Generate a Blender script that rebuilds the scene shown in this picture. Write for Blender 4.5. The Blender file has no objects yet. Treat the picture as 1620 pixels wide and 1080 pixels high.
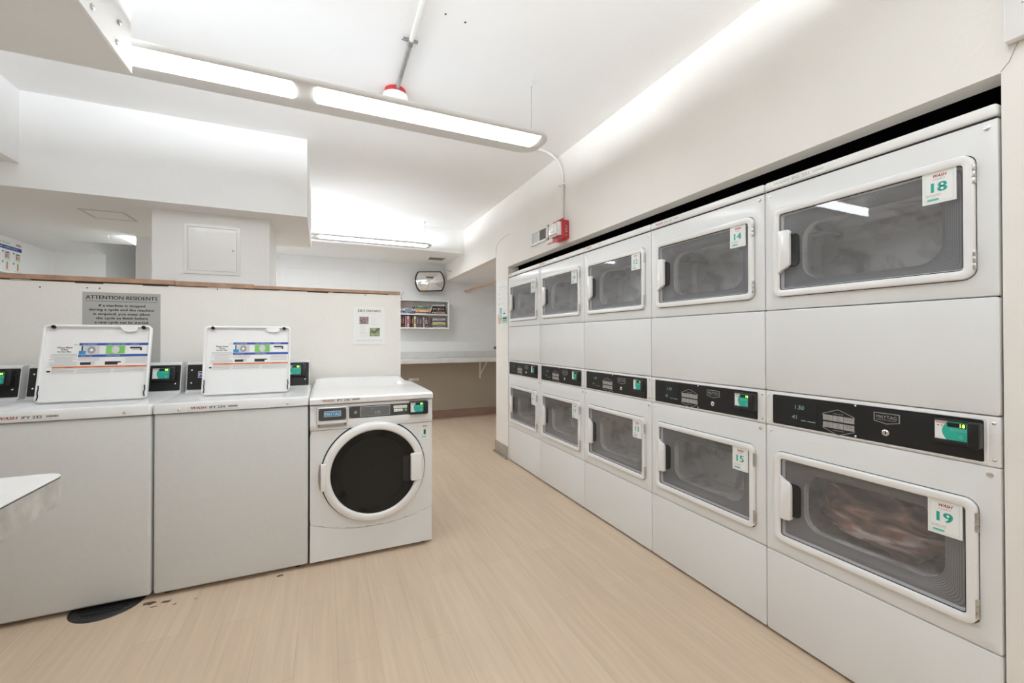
import bpy, bmesh, math, random
from mathutils import Matrix, Vector
random.seed(7)
PI = math.pi
D = bpy.data
S = bpy.context.scene
C = S.collection

# ---------------------------------------------------------------- camera, world, exposure
def cam_axes(yaw, pitch, roll):
    f = Vector((math.sin(yaw)*math.cos(pitch), math.cos(yaw)*math.cos(pitch), math.sin(pitch)))
    r = Vector((math.cos(yaw), -math.sin(yaw), 0)); u = r.cross(f)
    return r*math.cos(roll)+u*math.sin(roll), u*math.cos(roll)-r*math.sin(roll), f
r_, u_, f_ = cam_axes(.42, .0066, -.0013)
cd = D.cameras.new('camera'); cam = D.objects.new('camera', cd); C.objects.link(cam)
cam.matrix_world = Matrix(((r_.x, u_.x, -f_.x, -1.7231), (r_.y, u_.y, -f_.y, -.5139), (r_.z, u_.z, -f_.z, 1.238), (0, 0, 0, 1)))
cd.sensor_width = 36; cd.lens = 665.0865*36/1620; cd.shift_y = -9.17/1620; cd.clip_start = .02
S.camera = cam
wd = D.worlds.new('world'); S.world = wd; wd.use_nodes = True
wd.node_tree.nodes['Background'].inputs[0].default_value = (.9, .95, 1, 1)
wd.node_tree.nodes['Background'].inputs[1].default_value = .3
S.view_settings.view_transform = 'Standard'; S.view_settings.look = 'None'
S.view_settings.exposure = 1.66; S.view_settings.gamma = 1; S.view_settings.use_curve_mapping = False
LAMP_DOWN = 4.6      # diffuser radiance
FILL_UP = 0.17         # power of the upward fill added on each pendant section (W)
def up_fill(name, lx, ly, parent, loc, k=1.):
    """upward fill added over a pendant to brighten the ceiling: batwing spread, weak straight up and strong sideways"""
    l = D.lights.new(name, 'AREA'); l.shape = 'RECTANGLE'; l.size = lx; l.size_y = ly; l.energy = FILL_UP*k; l.color = (.90, .965, 1.03)
    l.use_nodes = True; nt = l.node_tree; em = nt.nodes['Emission']
    g = nt.nodes.new('ShaderNodeNewGeometry'); d = nt.nodes.new('ShaderNodeVectorMath'); d.operation = 'DOT_PRODUCT'
    nt.links.new(g.outputs['Normal'], d.inputs[0]); nt.links.new(g.outputs['Incoming'], d.inputs[1])
    a = nt.nodes.new('ShaderNodeMath'); a.operation = 'ABSOLUTE'; nt.links.new(d.outputs['Value'], a.inputs[0])
    m = nt.nodes.new('ShaderNodeMath'); m.operation = 'MAXIMUM'; m.inputs[1].default_value = .27; nt.links.new(a.outputs[0], m.inputs[0])
    p = nt.nodes.new('ShaderNodeMath'); p.operation = 'POWER'; p.inputs[1].default_value = -3.2; nt.links.new(m.outputs[0], p.inputs[0])
    c3 = nt.nodes.new('ShaderNodeMath'); c3.operation = 'POWER'; c3.inputs[1].default_value = 3; nt.links.new(a.outputs[0], c3.inputs[0])
    q = nt.nodes.new('ShaderNodeMath'); q.operation = 'MULTIPLY_ADD'; q.inputs[1].default_value = -.65; q.inputs[2].default_value = 1; nt.links.new(c3.outputs[0], q.inputs[0])
    w = nt.nodes.new('ShaderNodeMath'); w.operation = 'MULTIPLY'; nt.links.new(p.outputs[0], w.inputs[0]); nt.links.new(q.outputs[0], w.inputs[1])
    nt.links.new(w.outputs[0], em.inputs['Strength'])
    o = D.objects.new(name, l); C.objects.link(o); o.parent = parent; o.location = loc; o.rotation_euler = (PI, 0, 0); return o

S.cycles.diffuse_bounces = 8; S.cycles.max_bounces = 14; S.cycles.transparent_max_bounces = 12
# ---------------------------------------------------------------- materials
def mat(name, col, rough=.5, metal=0., noise=None, bump=0., bscale=40., spec=.5, coat=0., emit=None, estr=0.):
    m = D.materials.new(name); m.use_nodes = True
    nt = m.node_tree; b = nt.nodes['Principled BSDF']
    b.inputs['Base Color'].default_value = (*col, 1); b.inputs['Roughness'].default_value = rough
    b.inputs['Metallic'].default_value = metal; b.inputs['Specular IOR Level'].default_value = spec
    b.inputs['Coat Weight'].default_value = coat
    if emit: b.inputs['Emission Color'].default_value = (*emit, 1); b.inputs['Emission Strength'].default_value = estr
    tc = nt.nodes.new('ShaderNodeTexCoord')
    if noise:
        sc, amt = noise
        n = nt.nodes.new('ShaderNodeTexNoise'); n.inputs['Scale'].default_value = sc; n.inputs['Detail'].default_value = 5
        nt.links.new(tc.outputs['Object'], n.inputs['Vector'])
        r = nt.nodes.new('ShaderNodeMapRange'); r.inputs['From Min'].default_value = .3; r.inputs['From Max'].default_value = .7
        r.inputs['To Min'].default_value = 1-amt; r.inputs['To Max'].default_value = 1
        nt.links.new(n.outputs['Fac'], r.inputs['Value'])
        mx = nt.nodes.new('ShaderNodeMix'); mx.data_type = 'RGBA'; mx.blend_type = 'MULTIPLY'; mx.inputs[0].default_value = 1
        mx.inputs[6].default_value = (*col, 1); nt.links.new(r.outputs[0], mx.inputs[7]); nt.links.new(mx.outputs[2], b.inputs['Base Color'])
    if bump:
        n2 = nt.nodes.new('ShaderNodeTexNoise'); n2.inputs['Scale'].default_value = bscale; n2.inputs['Detail'].default_value = 4
        nt.links.new(tc.outputs['Object'], n2.inputs['Vector'])
        bp = nt.nodes.new('ShaderNodeBump'); bp.inputs['Strength'].default_value = bump; bp.inputs['Distance'].default_value = .01
        nt.links.new(n2.outputs['Fac'], bp.inputs['Height']); nt.links.new(bp.outputs[0], b.inputs['Normal'])
    return m
M = {}
M['ceil'] = mat('ceiling paint', (.90, .90, .895), .8, noise=(1.5, .03), bump=.08)
M['white'] = mat('white wall paint', (.88, .88, .875), .7, noise=(2, .03), bump=.1)
M['cream'] = mat('cream wall paint', (.86, .835, .79), .6, noise=(2.5, .035), bump=.08, bscale=60)
M['cream2'] = mat('cream partition paint', (.86, .835, .79), .6, noise=(2.5, .04), bump=.08, bscale=60)
M['tan'] = mat('tan wall paint', (.42, .37, .30), .6, noise=(3, .06), bump=.1)
M['black'] = mat('recess shade black', (.006, .006, .006), .9)
M['enamel'] = mat('white enamel', (.79, .80, .80), .28, noise=(6, .015), coat=.15)
M['enamel2'] = mat('white enamel door', (.84, .84, .835), .22, noise=(6, .01), coat=.2)
M['enamel3'] = mat('washer enamel', (.70, .71, .705), .4, noise=(40, .03))
M['plast'] = mat('white plastic', (.82, .82, .81), .35)
M['blackp'] = mat('black plastic', (.012, .012, .013), .35)
M['dgray'] = mat('dark grey plastic', (.06, .062, .065), .45)
M['rubber_and_gap_shade'] = mat('rubber_and_gap_shade', (.01, .01, .01), .7)  # rubber parts, also the shade painted into panel gaps
M['metal'] = mat('brushed metal', (.62, .61, .58), .3, metal=1, noise=(60, .2))
M['chrome'] = mat('chrome', (.8, .8, .8), .12, metal=1)
M['silver'] = mat('silver print', (.55, .55, .54), .35, metal=.6)
M['galv'] = mat('galvanised conduit', (.55, .55, .54), .4, metal=.8, noise=(25, .4))
M['paintpipe'] = mat('painted conduit', (.80, .79, .76), .4)
M['paper'] = mat('paper', (.86, .86, .84), .6)
M['paperg'] = mat('grey paper', (.44, .435, .41), .7)
M['ink'] = mat('black ink', (.03, .03, .03), .6)
M['inkg'] = mat('grey ink', (.35, .35, .35), .6)
M['inkl'] = mat('light grey ink', (.62, .62, .62), .6)
M['red'] = mat('red ink', (.55, .03, .04), .5)
M['pred'] = mat('red plastic', (.52, .025, .03), .4)
M['teal'] = mat('teal print', (.035, .50, .40), .5)
M['tealb'] = mat('teal reader face', (.02, .36, .27), .4, emit=(.03, .42, .32), estr=.05)
M['tealp'] = mat('pale teal print', (.35, .72, .62), .5)
M['skyb'] = mat('sky blue print', (.25, .55, .72), .5)
M['blue'] = mat('blue print', (.03, .09, .38), .5)
M['blueb'] = mat('bright blue print', (.03, .30, .58), .5)
M['orange'] = mat('orange print', (.78, .22, .08), .5)
M['green'] = mat('green print', (.20, .55, .12), .5)
M['digit'] = mat('lit digits', (.5, .9, .05), .5, emit=(.55, 1, .05), estr=2.2)
M['digitdim'] = mat('dim segment digits', (.16, .24, .22), .5, emit=(.3, .6, .5), estr=.12)
M['lcd'] = mat('grey display glass', (.16, .17, .18), .12)
M['wood'] = mat('raw timber', (.52, .32, .21), .6, noise=(14, .35), bump=.2)
M['rod'] = mat('wooden rod', (.60, .36, .22), .45, noise=(20, .2))
M['lamin'] = mat('white laminate', (.80, .80, .79), .25, noise=(5, .04))
M['worn'] = mat('worn laminate edge', (.62, .60, .57), .6, noise=(18, .35), bump=.2)
M['counter'] = mat('painted counter board', (.66, .65, .63), .6, noise=(8, .10))
M['basered'] = mat('rust vinyl base', (.34, .21, .17), .6, noise=(8, .15))
M['basegrey'] = mat('worn pillar base', (.48, .42, .36), .4, noise=(30, .35))
M['pinkp'] = mat('pink photo print', (.55, .40, .44), .6, noise=(60, .9))
M['greenp'] = mat('garden photo print', (.42, .50, .30), .6, noise=(50, .9))
M['skin'] = mat('hand print', (.72, .45, .36), .6)
M['drain'] = mat('wet drain iron', (.035, .035, .035), .45, noise=(30, .5), bump=.5)
M['stain'] = mat('floor stain', (.16, .11, .09), .5, noise=(20, .5))
M['ventdark'] = mat('vent mesh', (.20, .19, .175), .7, noise=(300, .5))
M['fabric'] = mat('laundry fabric', (.42, .30, .25), .9, noise=(4, .75), bump=.4, bscale=20)
M['mirror'] = mat('convex mirror', (.93, .93, .93), .03, metal=1)
M['glow'] = mat('lamp diffuser', (.8, .8, .8), .5, emit=(.93, .975, 1.01), estr=LAMP_DOWN)
M['glow3'] = mat('brighter lamp diffuser', (.8, .8, .8), .5, emit=(.93, .975, 1.01), estr=LAMP_DOWN*1.9)
M['glow_fill'] = mat('fill pendant diffuser', (.8, .8, .8), .5, emit=(.93, .975, 1.01), estr=LAMP_DOWN*.6)  # diffuser of the pendants added behind the camera
M['topstrip'] = mat('plain top strip', (.8, .8, .8), .5)  # plain strip below the added upward fill
M['panelglow'] = mat('flush panel light', (.8, .8, .8), .5, emit=(.93, .975, 1.01), estr=9)
M['lens'] = mat('clear strobe lens', (.85, .85, .85), .1)

def glass_mat(name, tint, refl_rough=.03, ior=1.45, haze=None, hz=0.):
    m = D.materials.new(name); m.use_nodes = True; nt = m.node_tree
    nt.nodes.remove(nt.nodes['Principled BSDF']); out = nt.nodes['Material Output']
    t = nt.nodes.new('ShaderNodeBsdfTransparent'); t.inputs[0].default_value = (*tint, 1)
    g = nt.nodes.new('ShaderNodeBsdfGlossy'); g.inputs['Roughness'].default_value = refl_rough
    fr = nt.nodes.new('ShaderNodeFresnel'); fr.inputs[0].default_value = ior
    ge = nt.nodes.new('ShaderNodeNewGeometry'); iv = nt.nodes.new('ShaderNodeMath'); iv.operation = 'SUBTRACT'; iv.inputs[0].default_value = 1
    nt.links.new(ge.outputs['Backfacing'], iv.inputs[1]); ml = nt.nodes.new('ShaderNodeMath'); ml.operation = 'MULTIPLY'
    nt.links.new(fr.outputs[0], ml.inputs[0]); nt.links.new(iv.outputs[0], ml.inputs[1])
    mx = nt.nodes.new('ShaderNodeMixShader'); nt.links.new(ml.outputs[0], mx.inputs[0])
    base = t.outputs[0]
    if haze:
        d = nt.nodes.new('ShaderNodeBsdfDiffuse'); d.inputs[0].default_value = (*haze, 1)
        m2 = nt.nodes.new('ShaderNodeMixShader'); m2.inputs[0].default_value = hz
        nt.links.new(t.outputs[0], m2.inputs[1]); nt.links.new(d.outputs[0], m2.inputs[2]); base = m2.outputs[0]
    nt.links.new(base, mx.inputs[1]); nt.links.new(g.outputs[0], mx.inputs[2]); nt.links.new(mx.outputs[0], out.inputs[0])
    return m
M['dglass'] = glass_mat('dryer door glass', (.95, .95, .96), .02, 1.75, (.80, .81, .84), .05)  # pale diffuse haze stands in for reflections on the glass
M['wglass'] = glass_mat('smoked washer glass', (.14, .14, .14), .03, 1.4)

def rings_mat():
    m = mat('ringed grey bulkhead', (.16, .16, .17), .4); nt = m.node_tree; b = nt.nodes['Principled BSDF']
    uv = nt.nodes.new('ShaderNodeUVMap'); uv.uv_map = 'UVMap'
    sp = nt.nodes.new('ShaderNodeSeparateXYZ'); nt.links.new(uv.outputs[0], sp.inputs[0])
    w = nt.nodes.new('ShaderNodeMath'); w.operation = 'MULTIPLY'; w.inputs[1].default_value = 2*PI*13
    nt.links.new(sp.outputs[0], w.inputs[0])
    s = nt.nodes.new('ShaderNodeMath'); s.operation = 'SINE'; nt.links.new(w.outputs[0], s.inputs[0])
    r = nt.nodes.new('ShaderNodeMapRange'); r.inputs['From Min'].default_value = -1
    r.inputs['To Min'].default_value = 0; nt.links.new(s.outputs[0], r.inputs['Value'])
    mx = nt.nodes.new('ShaderNodeMix'); mx.data_type = 'RGBA'
    mx.inputs[6].default_value = (.085, .087, .09, 1); mx.inputs[7].default_value = (.21, .213, .22, 1)
    nt.links.new(r.outputs[0], mx.inputs[0]); nt.links.new(mx.outputs[2], b.inputs['Base Color'])
    return m
M['rings'] = rings_mat()

def drum_mat():
    m = mat('perforated drum steel', (.5, .5, .5), .4, metal=.1); nt = m.node_tree; b = nt.nodes['Principled BSDF']
    tc = nt.nodes.new('ShaderNodeTexCoord')
    v = nt.nodes.new('ShaderNodeTexVoronoi'); v.inputs['Scale'].default_value = 55; v.inputs['Randomness'].default_value = 0
    nt.links.new(tc.outputs['Object'], v.inputs['Vector'])
    c = nt.nodes.new('ShaderNodeMapRange'); c.inputs['From Min'].default_value = .1; c.inputs['From Max'].default_value = .25
    c.inputs['To Min'].default_value = .75; nt.links.new(v.outputs['Distance'], c.inputs['Value'])
    n = nt.nodes.new('ShaderNodeTexNoise'); n.inputs['Scale'].default_value = 9; n.inputs['Detail'].default_value = 8; n.inputs['Distortion'].default_value = .6
    nt.links.new(tc.outputs['Object'], n.inputs['Vector'])
    r = nt.nodes.new('ShaderNodeMapRange'); r.inputs['From Min'].default_value = .36; r.inputs['From Max'].default_value = .5; r.inputs['To Min'].default_value = .45
    nt.links.new(n.outputs['Fac'], r.inputs['Value'])
    mu = nt.nodes.new('ShaderNodeMath'); mu.operation = 'MULTIPLY'; nt.links.new(c.outputs[0], mu.inputs[0]); nt.links.new(r.outputs[0], mu.inputs[1])
    mx = nt.nodes.new('ShaderNodeMix'); mx.data_type = 'RGBA'
    mx.inputs[6].default_value = (.16, .16, .155, 1); mx.inputs[7].default_value = (.66, .66, .645, 1)
    nt.links.new(mu.outputs[0], mx.inputs[0]); nt.links.new(mx.outputs[2], b.inputs['Base Color'])
    return m
M['drum'] = drum_mat()

def floor_mat():
    m = mat('wood look vinyl planks', (.6, .45, .32), .42); nt = m.node_tree; b = nt.nodes['Principled BSDF']
    tc = nt.nodes.new('ShaderNodeTexCoord')
    mp = nt.nodes.new('ShaderNodeMapping'); mp.inputs['Rotation'].default_value = (0, 0, PI/2)
    nt.links.new(tc.outputs['Object'], mp.inputs['Vector'])
    br = nt.nodes.new('ShaderNodeTexBrick'); br.offset = .37; br.inputs['Scale'].default_value = 1
    br.inputs['Brick Width'].default_value = 1.22; br.inputs['Row Height'].default_value = .152
    br.inputs['Mortar Size'].default_value = .0009; br.inputs['Mortar Smooth'].default_value = .3
    br.inputs['Color1'].default_value = (.67, .53, .395, 1); br.inputs['Color2'].default_value = (.635, .495, .362, 1)
    br.inputs['Mortar'].default_value = (.50, .39, .295, 1)
    nt.links.new(mp.outputs[0], br.inputs['Vector'])
    m2 = nt.nodes.new('ShaderNodeMapping'); m2.inputs['Scale'].default_value = (26, 1.3, 1)
    nt.links.new(tc.outputs['Object'], m2.inputs['Vector'])
    n = nt.nodes.new('ShaderNodeTexNoise'); n.inputs['Scale'].default_value = 1.6; n.inputs['Detail'].default_value = 7; n.inputs['Distortion'].default_value = .5
    nt.links.new(m2.outputs[0], n.inputs['Vector'])
    r = nt.nodes.new('ShaderNodeMapRange'); r.inputs['From Min'].default_value = .3; r.inputs['From Max'].default_value = .7
    r.inputs['To Min'].default_value = .91; r.inputs['To Max'].default_value = 1.035; nt.links.new(n.outputs['Fac'], r.inputs['Value'])
    mx = nt.nodes.new('ShaderNodeMix'); mx.data_type = 'RGBA'; mx.blend_type = 'MULTIPLY'; mx.inputs[0].default_value = 1
    nt.links.new(br.outputs['Color'], mx.inputs[6]); nt.links.new(r.outputs[0], mx.inputs[7]); nt.links.new(mx.outputs[2], b.inputs['Base Color'])
    return m
M['floor'] = floor_mat()

def block_mat(name, col):
    m = mat(name, col, .6); nt = m.node_tree; b = nt.nodes['Principled BSDF']
    tc = nt.nodes.new('ShaderNodeTexCoord'); sp = nt.nodes.new('ShaderNodeSeparateXYZ'); cb = nt.nodes.new('ShaderNodeCombineXYZ')
    nt.links.new(tc.outputs['Object'], sp.inputs[0]); nt.links.new(sp.outputs[0], cb.inputs[0]); nt.links.new(sp.outputs[2], cb.inputs[1])
    br = nt.nodes.new('ShaderNodeTexBrick'); br.inputs['Scale'].default_value = 1; br.inputs['Brick Width'].default_value = .40; br.inputs['Row Height'].default_value = .20
    br.inputs['Mortar Size'].default_value = .004; br.inputs['Mortar Smooth'].default_value = 1
    k = .95
    br.inputs['Color1'].default_value = (*col, 1); br.inputs['Color2'].default_value = (*[c*.985 for c in col], 1); br.inputs['Mortar'].default_value = (*[c*k for c in col], 1)
    nt.links.new(cb.outputs[0], br.inputs['Vector']); nt.links.new(br.outputs['Color'], b.inputs['Base Color'])
    bp = nt.nodes.new('ShaderNodeBump'); bp.invert = True; bp.inputs['Strength'].default_value = .35; bp.inputs['Distance'].default_value = .004
    nt.links.new(br.outputs['Fac'], bp.inputs['Height']); nt.links.new(bp.outputs[0], b.inputs['Normal'])
    return m
M['block'] = block_mat('painted block wall', (.78, .785, .785))

# ---------------------------------------------------------------- mesh builder
_tc = {}
def text_shape(s):
    if s not in _tc:
        c = D.curves.new('t', 'FONT'); c.body = s; c.size = 1; c.resolution_u = 3
        o = D.objects.new('t', c); C.objects.link(o)
        dg = bpy.context.evaluated_depsgraph_get(); dg.update()
        me = D.meshes.new_from_object(o.evaluated_get(dg))
        _tc[s] = ([tuple(v.co) for v in me.vertices], [tuple(p.vertices) for p in me.polygons])
        D.objects.remove(o); D.curves.remove(c); D.meshes.remove(me)
    return _tc[s]

def rrect(x0, x1, z0, z1, r, n=5):
    """closed rounded rectangle, 4*(n+1) points, counter-clockwise"""
    rs = r if isinstance(r, (list, tuple)) else (r,)*4     # corners: x1z1, x0z1, x0z0, x1z0
    cs = ((x1, z1, 0, -1, -1), (x0, z1, 1, 1, -1), (x0, z0, 2, 1, 1), (x1, z0, 3, -1, 1)); p = []
    for cx, cz, k, sx, sz in cs:
        q = rs[k]
        for i in range(n+1):
            a = PI/2*(k+i/n); p.append((cx+sx*q+q*math.cos(a), cz+sz*q+q*math.sin(a)))
    return p
def circ(x, z, r, n=48): return [(x+r*math.cos(2*PI*i/n), z+r*math.sin(2*PI*i/n)) for i in range(n)]
def inset(poly, d):
    n = len(poly); out = []
    for i in range(n):
        a, b, c = Vector(poly[i-1]), Vector(poly[i]), Vector(poly[(i+1) % n])
        t = (c-a)
        if t.length < 1e-9: out.append(tuple(b)); continue
        t.normalize(); nrm = Vector((-t.y, t.x)); out.append(tuple(b+nrm*d))
    return out

class MB:
    def __init__(s): s.v = []; s.f = []; s.m = []; s.sm = []; s.mats = []; s.uv = {}
    def mi(s, m):
        m = M[m] if isinstance(m, str) else m
        if m not in s.mats: s.mats.append(m)
        return s.mats.index(m)
    def add(s, vs, fs, m, smooth=False):
        b = len(s.v); s.v += [tuple(x) for x in vs]; k = s.mi(m)
        for f in fs: s.f.append([b+i for i in f]); s.m.append(k); s.sm.append(smooth)
        return b
    def box(s, x0, x1, y0, y1, z0, z1, m, r=0., seg=2):
        if r <= 0:
            vs = [(x, y, z) for x in (x0, x1) for y in (y0, y1) for z in (z0, z1)]
            s.add(vs, [(0, 1, 3, 2), (4, 6, 7, 5), (0, 4, 5, 1), (2, 3, 7, 6), (0, 2, 6, 4), (1, 5, 7, 3)], m)
        else:
            bm = bmesh.new(); bmesh.ops.create_cube(bm, size=1)
            bmesh.ops.scale(bm, vec=(x1-x0, y1-y0, z1-z0), verts=bm.verts)
            bmesh.ops.translate(bm, vec=((x0+x1)/2, (y0+y1)/2, (z0+z1)/2), verts=bm.verts)
            bmesh.ops.bevel(bm, geom=bm.edges[:], offset=r, segments=seg, affect='EDGES', profile=.5)
            bm.verts.index_update(); s.add([v.co for v in bm.verts], [[v.index for v in f.verts] for f in bm.faces], m, True); bm.free()
        return s
    def loft(s, loops, m, cap0=False, cap1=False, smooth=False, uv=None):
        """loops: list of (poly, y) in the XZ plane, all the same length"""
        n = len(loops[0][0]); vs = []
        for p, y in loops:
            for i, q in enumerate(p): vs.append((q[0], y if not callable(y) else y(q), q[1]))
        fs = []
        for k in range(len(loops)-1):
            for i in range(n):
                j = (i+1) % n; fs.append((k*n+i, k*n+j, (k+1)*n+j, (k+1)*n+i))
                if uv: s.uv[len(s.f)+len(fs)-1] = [(uv[k], i/n), (uv[k], (i+1)/n), (uv[k+1], (i+1)/n), (uv[k+1], i/n)]
        if cap0: fs.append(tuple(range(n)))
        if cap1: fs.append(tuple(reversed(range((len(loops)-1)*n, len(loops)*n))))
        s.add(vs, fs, m, smooth); return s
    def plate(s, poly, y0, y1, m, b=0.):
        """solid slab with outline poly, front at y0 (smaller y), back at y1"""
        L = [(poly, y1), (poly, y0+b)]
        if b: L.append((inset(poly, b), y0))
        s.loft(L, m, cap0=True, cap1=True); return s
    def tube(s, pts, r, m, n=10, cap=True):
        pts = [Vector(p) for p in pts]; vs = []; up = None
        for i, p in enumerate(pts):
            t = (pts[min(i+1, len(pts)-1)]-pts[max(i-1, 0)]).normalized()
            if up is None:
                up = t.orthogonal().normalized()
            up = (up-t*up.dot(t)).normalized(); w = t.cross(up)
            rr = r[i] if isinstance(r, (list, tuple)) else r
            for k in range(n):
                a = 2*PI*k/n; vs.append(p+(up*math.cos(a)+w*math.sin(a))*rr)
        fs = [(i*n+k, i*n+(k+1) % n, (i+1)*n+(k+1) % n, (i+1)*n+k) for i in range(len(pts)-1) for k in range(n)]
        if cap: fs += [tuple(reversed(range(n))), tuple(range((len(pts)-1)*n, len(pts)*n))]
        s.add(vs, fs, m, True); return s
    def lathe(s, prof, c, axis, m, n=32, cap=True):
        """prof: list of (radius, height) along axis"""
        vs = []
        for r, h in prof:
            for k in range(n):
                a = 2*PI*k/n; u, v = r*math.cos(a), r*math.sin(a)
                q = {'z': (u, v, h), 'y': (u, h, v), 'x': (h, u, v)}[axis]
                vs.append((c[0]+q[0], c[1]+q[1], c[2]+q[2]))
        L = len(prof)
        fs = [(i*n+k, i*n+(k+1) % n, (i+1)*n+(k+1) % n, (i+1)*n+k) for i in range(L-1) for k in range(n)]
        if cap: fs += [tuple(reversed(range(n))), tuple(range((L-1)*n, L*n))]
        s.add(vs, fs, m, True); return s
    def quad(s, x0, x1, z0, z1, y, m):
        s.add([(x0, y, z0), (x1, y, z0), (x1, y, z1), (x0, y, z1)], [(0, 1, 2, 3)], m); return s
    def text(s, t, x, z, y, m, h, w=None, al='c', shear=0., bold=0.):
        """flat lettering in the XZ plane facing -Y; h is cap height, (x,z) the baseline anchor"""
        vs, fs = text_shape(t)
        if not vs: return s
        x0 = min(v[0] for v in vs); x1 = max(v[0] for v in vs); k = h/.7
        kx = w/(x1-x0) if w else k
        W = (x1-x0)*kx; off = {'c': -W/2, 'l': 0, 'r': -W}[al]
        for dx in ((0,) if not bold else (-bold, bold)):
            s.add([(x+off+(v[0]-x0)*kx+v[1]*k*shear+dx, y, z+v[1]*k) for v in vs], fs, m)
        return s
    def xf(s, mt, a=0):
        for i in range(a, len(s.v)): s.v[i] = tuple(mt @ Vector(s.v[i]))
        return s
    def build(s, name, parent=None, kind=None, fix=True):
        me = D.meshes.new(name); me.from_pydata(s.v, [], s.f)
        for m in s.mats: me.materials.append(m)
        me.polygons.foreach_set('material_index', s.m); me.polygons.foreach_set('use_smooth', s.sm)
        if s.uv:
            ul = me.uv_layers.new(name='UVMap')
            for fi, q in s.uv.items():
                for k, li in enumerate(me.polygons[fi].loop_indices): ul.data[li].uv = q[k]
        me.update()
        if fix and not s.uv:
            bm = bmesh.new(); bm.from_mesh(me); bmesh.ops.recalc_face_normals(bm, faces=bm.faces); bm.to_mesh(me); bm.free()
        try: me.set_sharp_from_angle(angle=math.radians(38))
        except Exception: pass
        o = D.objects.new(name, me); C.objects.link(o); o.parent = parent
        if kind: o['kind'] = kind
        return o
def tag(o, label, cat, group=None, kind=None):
    o['label'] = label; o['category'] = cat
    if group: o['group'] = group
    if kind: o['kind'] = kind
    return o
def thing(name, label, cat, loc=(0, 0, 0), rz=0., group=None):
    o = D.objects.new(name, None); C.objects.link(o); o.location = loc; o.rotation_euler = (0, 0, rz); o.empty_display_size = .1
    return tag(o, label, cat, group)
def kids(o): return [c for c in D.objects if c.parent == o]
def copy_tree(o, parent=None):
    c = o.copy(); C.objects.link(c); c.parent = parent
    for ch in kids(o): copy_tree(ch, c)
    return c
def structure(name, mb, label=None):
    o = mb.build(name, kind='structure')
    if label: o['label'] = label
    return o
def bx(name, x0, x1, y0, y1, z0, z1, m, label=None): return structure(name, MB().box(x0, x1, y0, y1, z0, z1, m), label)

# ---------------------------------------------------------------- setting
H = 2.70; YB = 5.93; LEFT = -4.25; YF = -3.2; PY = 2.72
bx('floor', LEFT-.15, 1.45, YF-.15, 7.3, -.1, 0, 'floor', 'pale wood look plank floor')
bx('ceiling', LEFT-.15, 1.45, YF-.15, 7.3, H, H+.1, 'ceil', 'smooth white ceiling')
# right wall with the dryer recess
bx('wall_right', 0, .12, YF, -.004, 0, H, 'cream', 'cream wall beside the dryer recess')
bx('wall_right_header', 0, .085, -.004, 3.77, 1.977, H, 'cream', 'cream header wall above the dryers')
bx('wall_right_pillar', 0, .12, 3.445, 3.77, 0, 1.977, 'cream', 'cream pillar at the end of the dryer row')
bx('wall_right_beam', 0, .085, 3.77, YB, 2.13, H, 'cream', 'cream beam over the alcove opening')
bx('ceiling_alcove', .085, 1.3, 3.77, YB, 2.13, 2.18, 'ceil', 'low ceiling of the alcove')
bx('wall_alcove_right', 1.3, 1.4, 3.77, YB, 0, 2.18, 'white')
bx('wall_alcove_front', .12, 1.3, 3.72, 3.77, 0, 2.18, 'white')
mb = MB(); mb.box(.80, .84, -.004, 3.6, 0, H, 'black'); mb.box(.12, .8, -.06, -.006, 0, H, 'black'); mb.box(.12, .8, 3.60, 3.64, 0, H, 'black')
mb.box(.0852, .0862, 0, 3.44, 1.977, H, 'black')  # sheet and walls near-black, shade of the recess put into their colour
structure('wall_recess', mb, 'inside of the dryer recess, blackened for its shade')
bx('wall_back', -3.0, 1.3, YB, YB+.12, .0, H, 'block', 'white painted block wall')
bx('wall_back_lower', -3.0, 1.3, YB-.006, YB, .11, .90, 'tan', 'tan painted lower wall under the counter')
bx('baseboard_back', -3.0, 1.3, YB-.02, YB-.006, 0, .12, 'basered', 'rust coloured base strip')
bx('wall_front', LEFT, 0, YF-.1, YF, 0, H, 'cream')
bx('wall_left', LEFT-.1, LEFT, YF, 5.38, 0, H, 'white', 'white wall carrying the laundry poster')
bx('wall_left_return', LEFT, -3.84, 5.31, 5.45, 0, H, 'white')
bx('wall_corridor_left', -3.94, -3.84, 5.45, 7.1, 0, H, 'white')
bx('wall_corridor_back', -3.84, -3.0, 7.0, 7.1, 0, H, 'white')
bx('wall_corridor_right', -3.06, -3.0, 4.62, 7.0, 0, H, 'white')
bx('ceiling_soffit', -3.36, -1.84, 2.91, 4.06, 2.13, H, 'ceil', 'large white boxed soffit')
bx('ceiling_soffit_left', LEFT, -3.36, YF, 2.91, 2.27, H, 'ceil', 'white boxed soffit along the left side')
bx('ceiling_soffit_back_left', LEFT, -3.36, 2.91, 4.6, 2.13, H, 'ceil')
bx('ceiling_low', -3.36, -2.9, 4.06, 4.6, 2.13, H, 'ceil')
bx('ceiling_left_end', LEFT, -3.84, 4.6, 5.31, 2.13, H, 'ceil')
bx('ceiling_soffit_back', -3.0, 0, 4.93, YB, 2.385, H, 'ceil', 'white soffit along the back wall')
bx('wall_column', -2.797, -2.10, 3.10, 3.61, 0, 2.13, 'white', 'white column with an access panel')
bx('wall_pier', -3.22, -2.9, 4.15, 4.4, 0, 2.13, 'white')
structure('trim_1', MB().box(.0, .0, 0, 0, 0, 0, 'cream')) if False else None
mb = MB(); mb.box(-.012, 0, 3.455, 3.785, 0, .13, 'basegrey', .003); mb.box(-.03, 0, 3.45, 3.79, 0, .022, 'metal', .003)
mb.box(0, .12, 3.77, 3.782, 0, .13, 'basegrey')
structure('baseboard_pillar', mb, 'worn grey brown base strip on the pillar')
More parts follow.
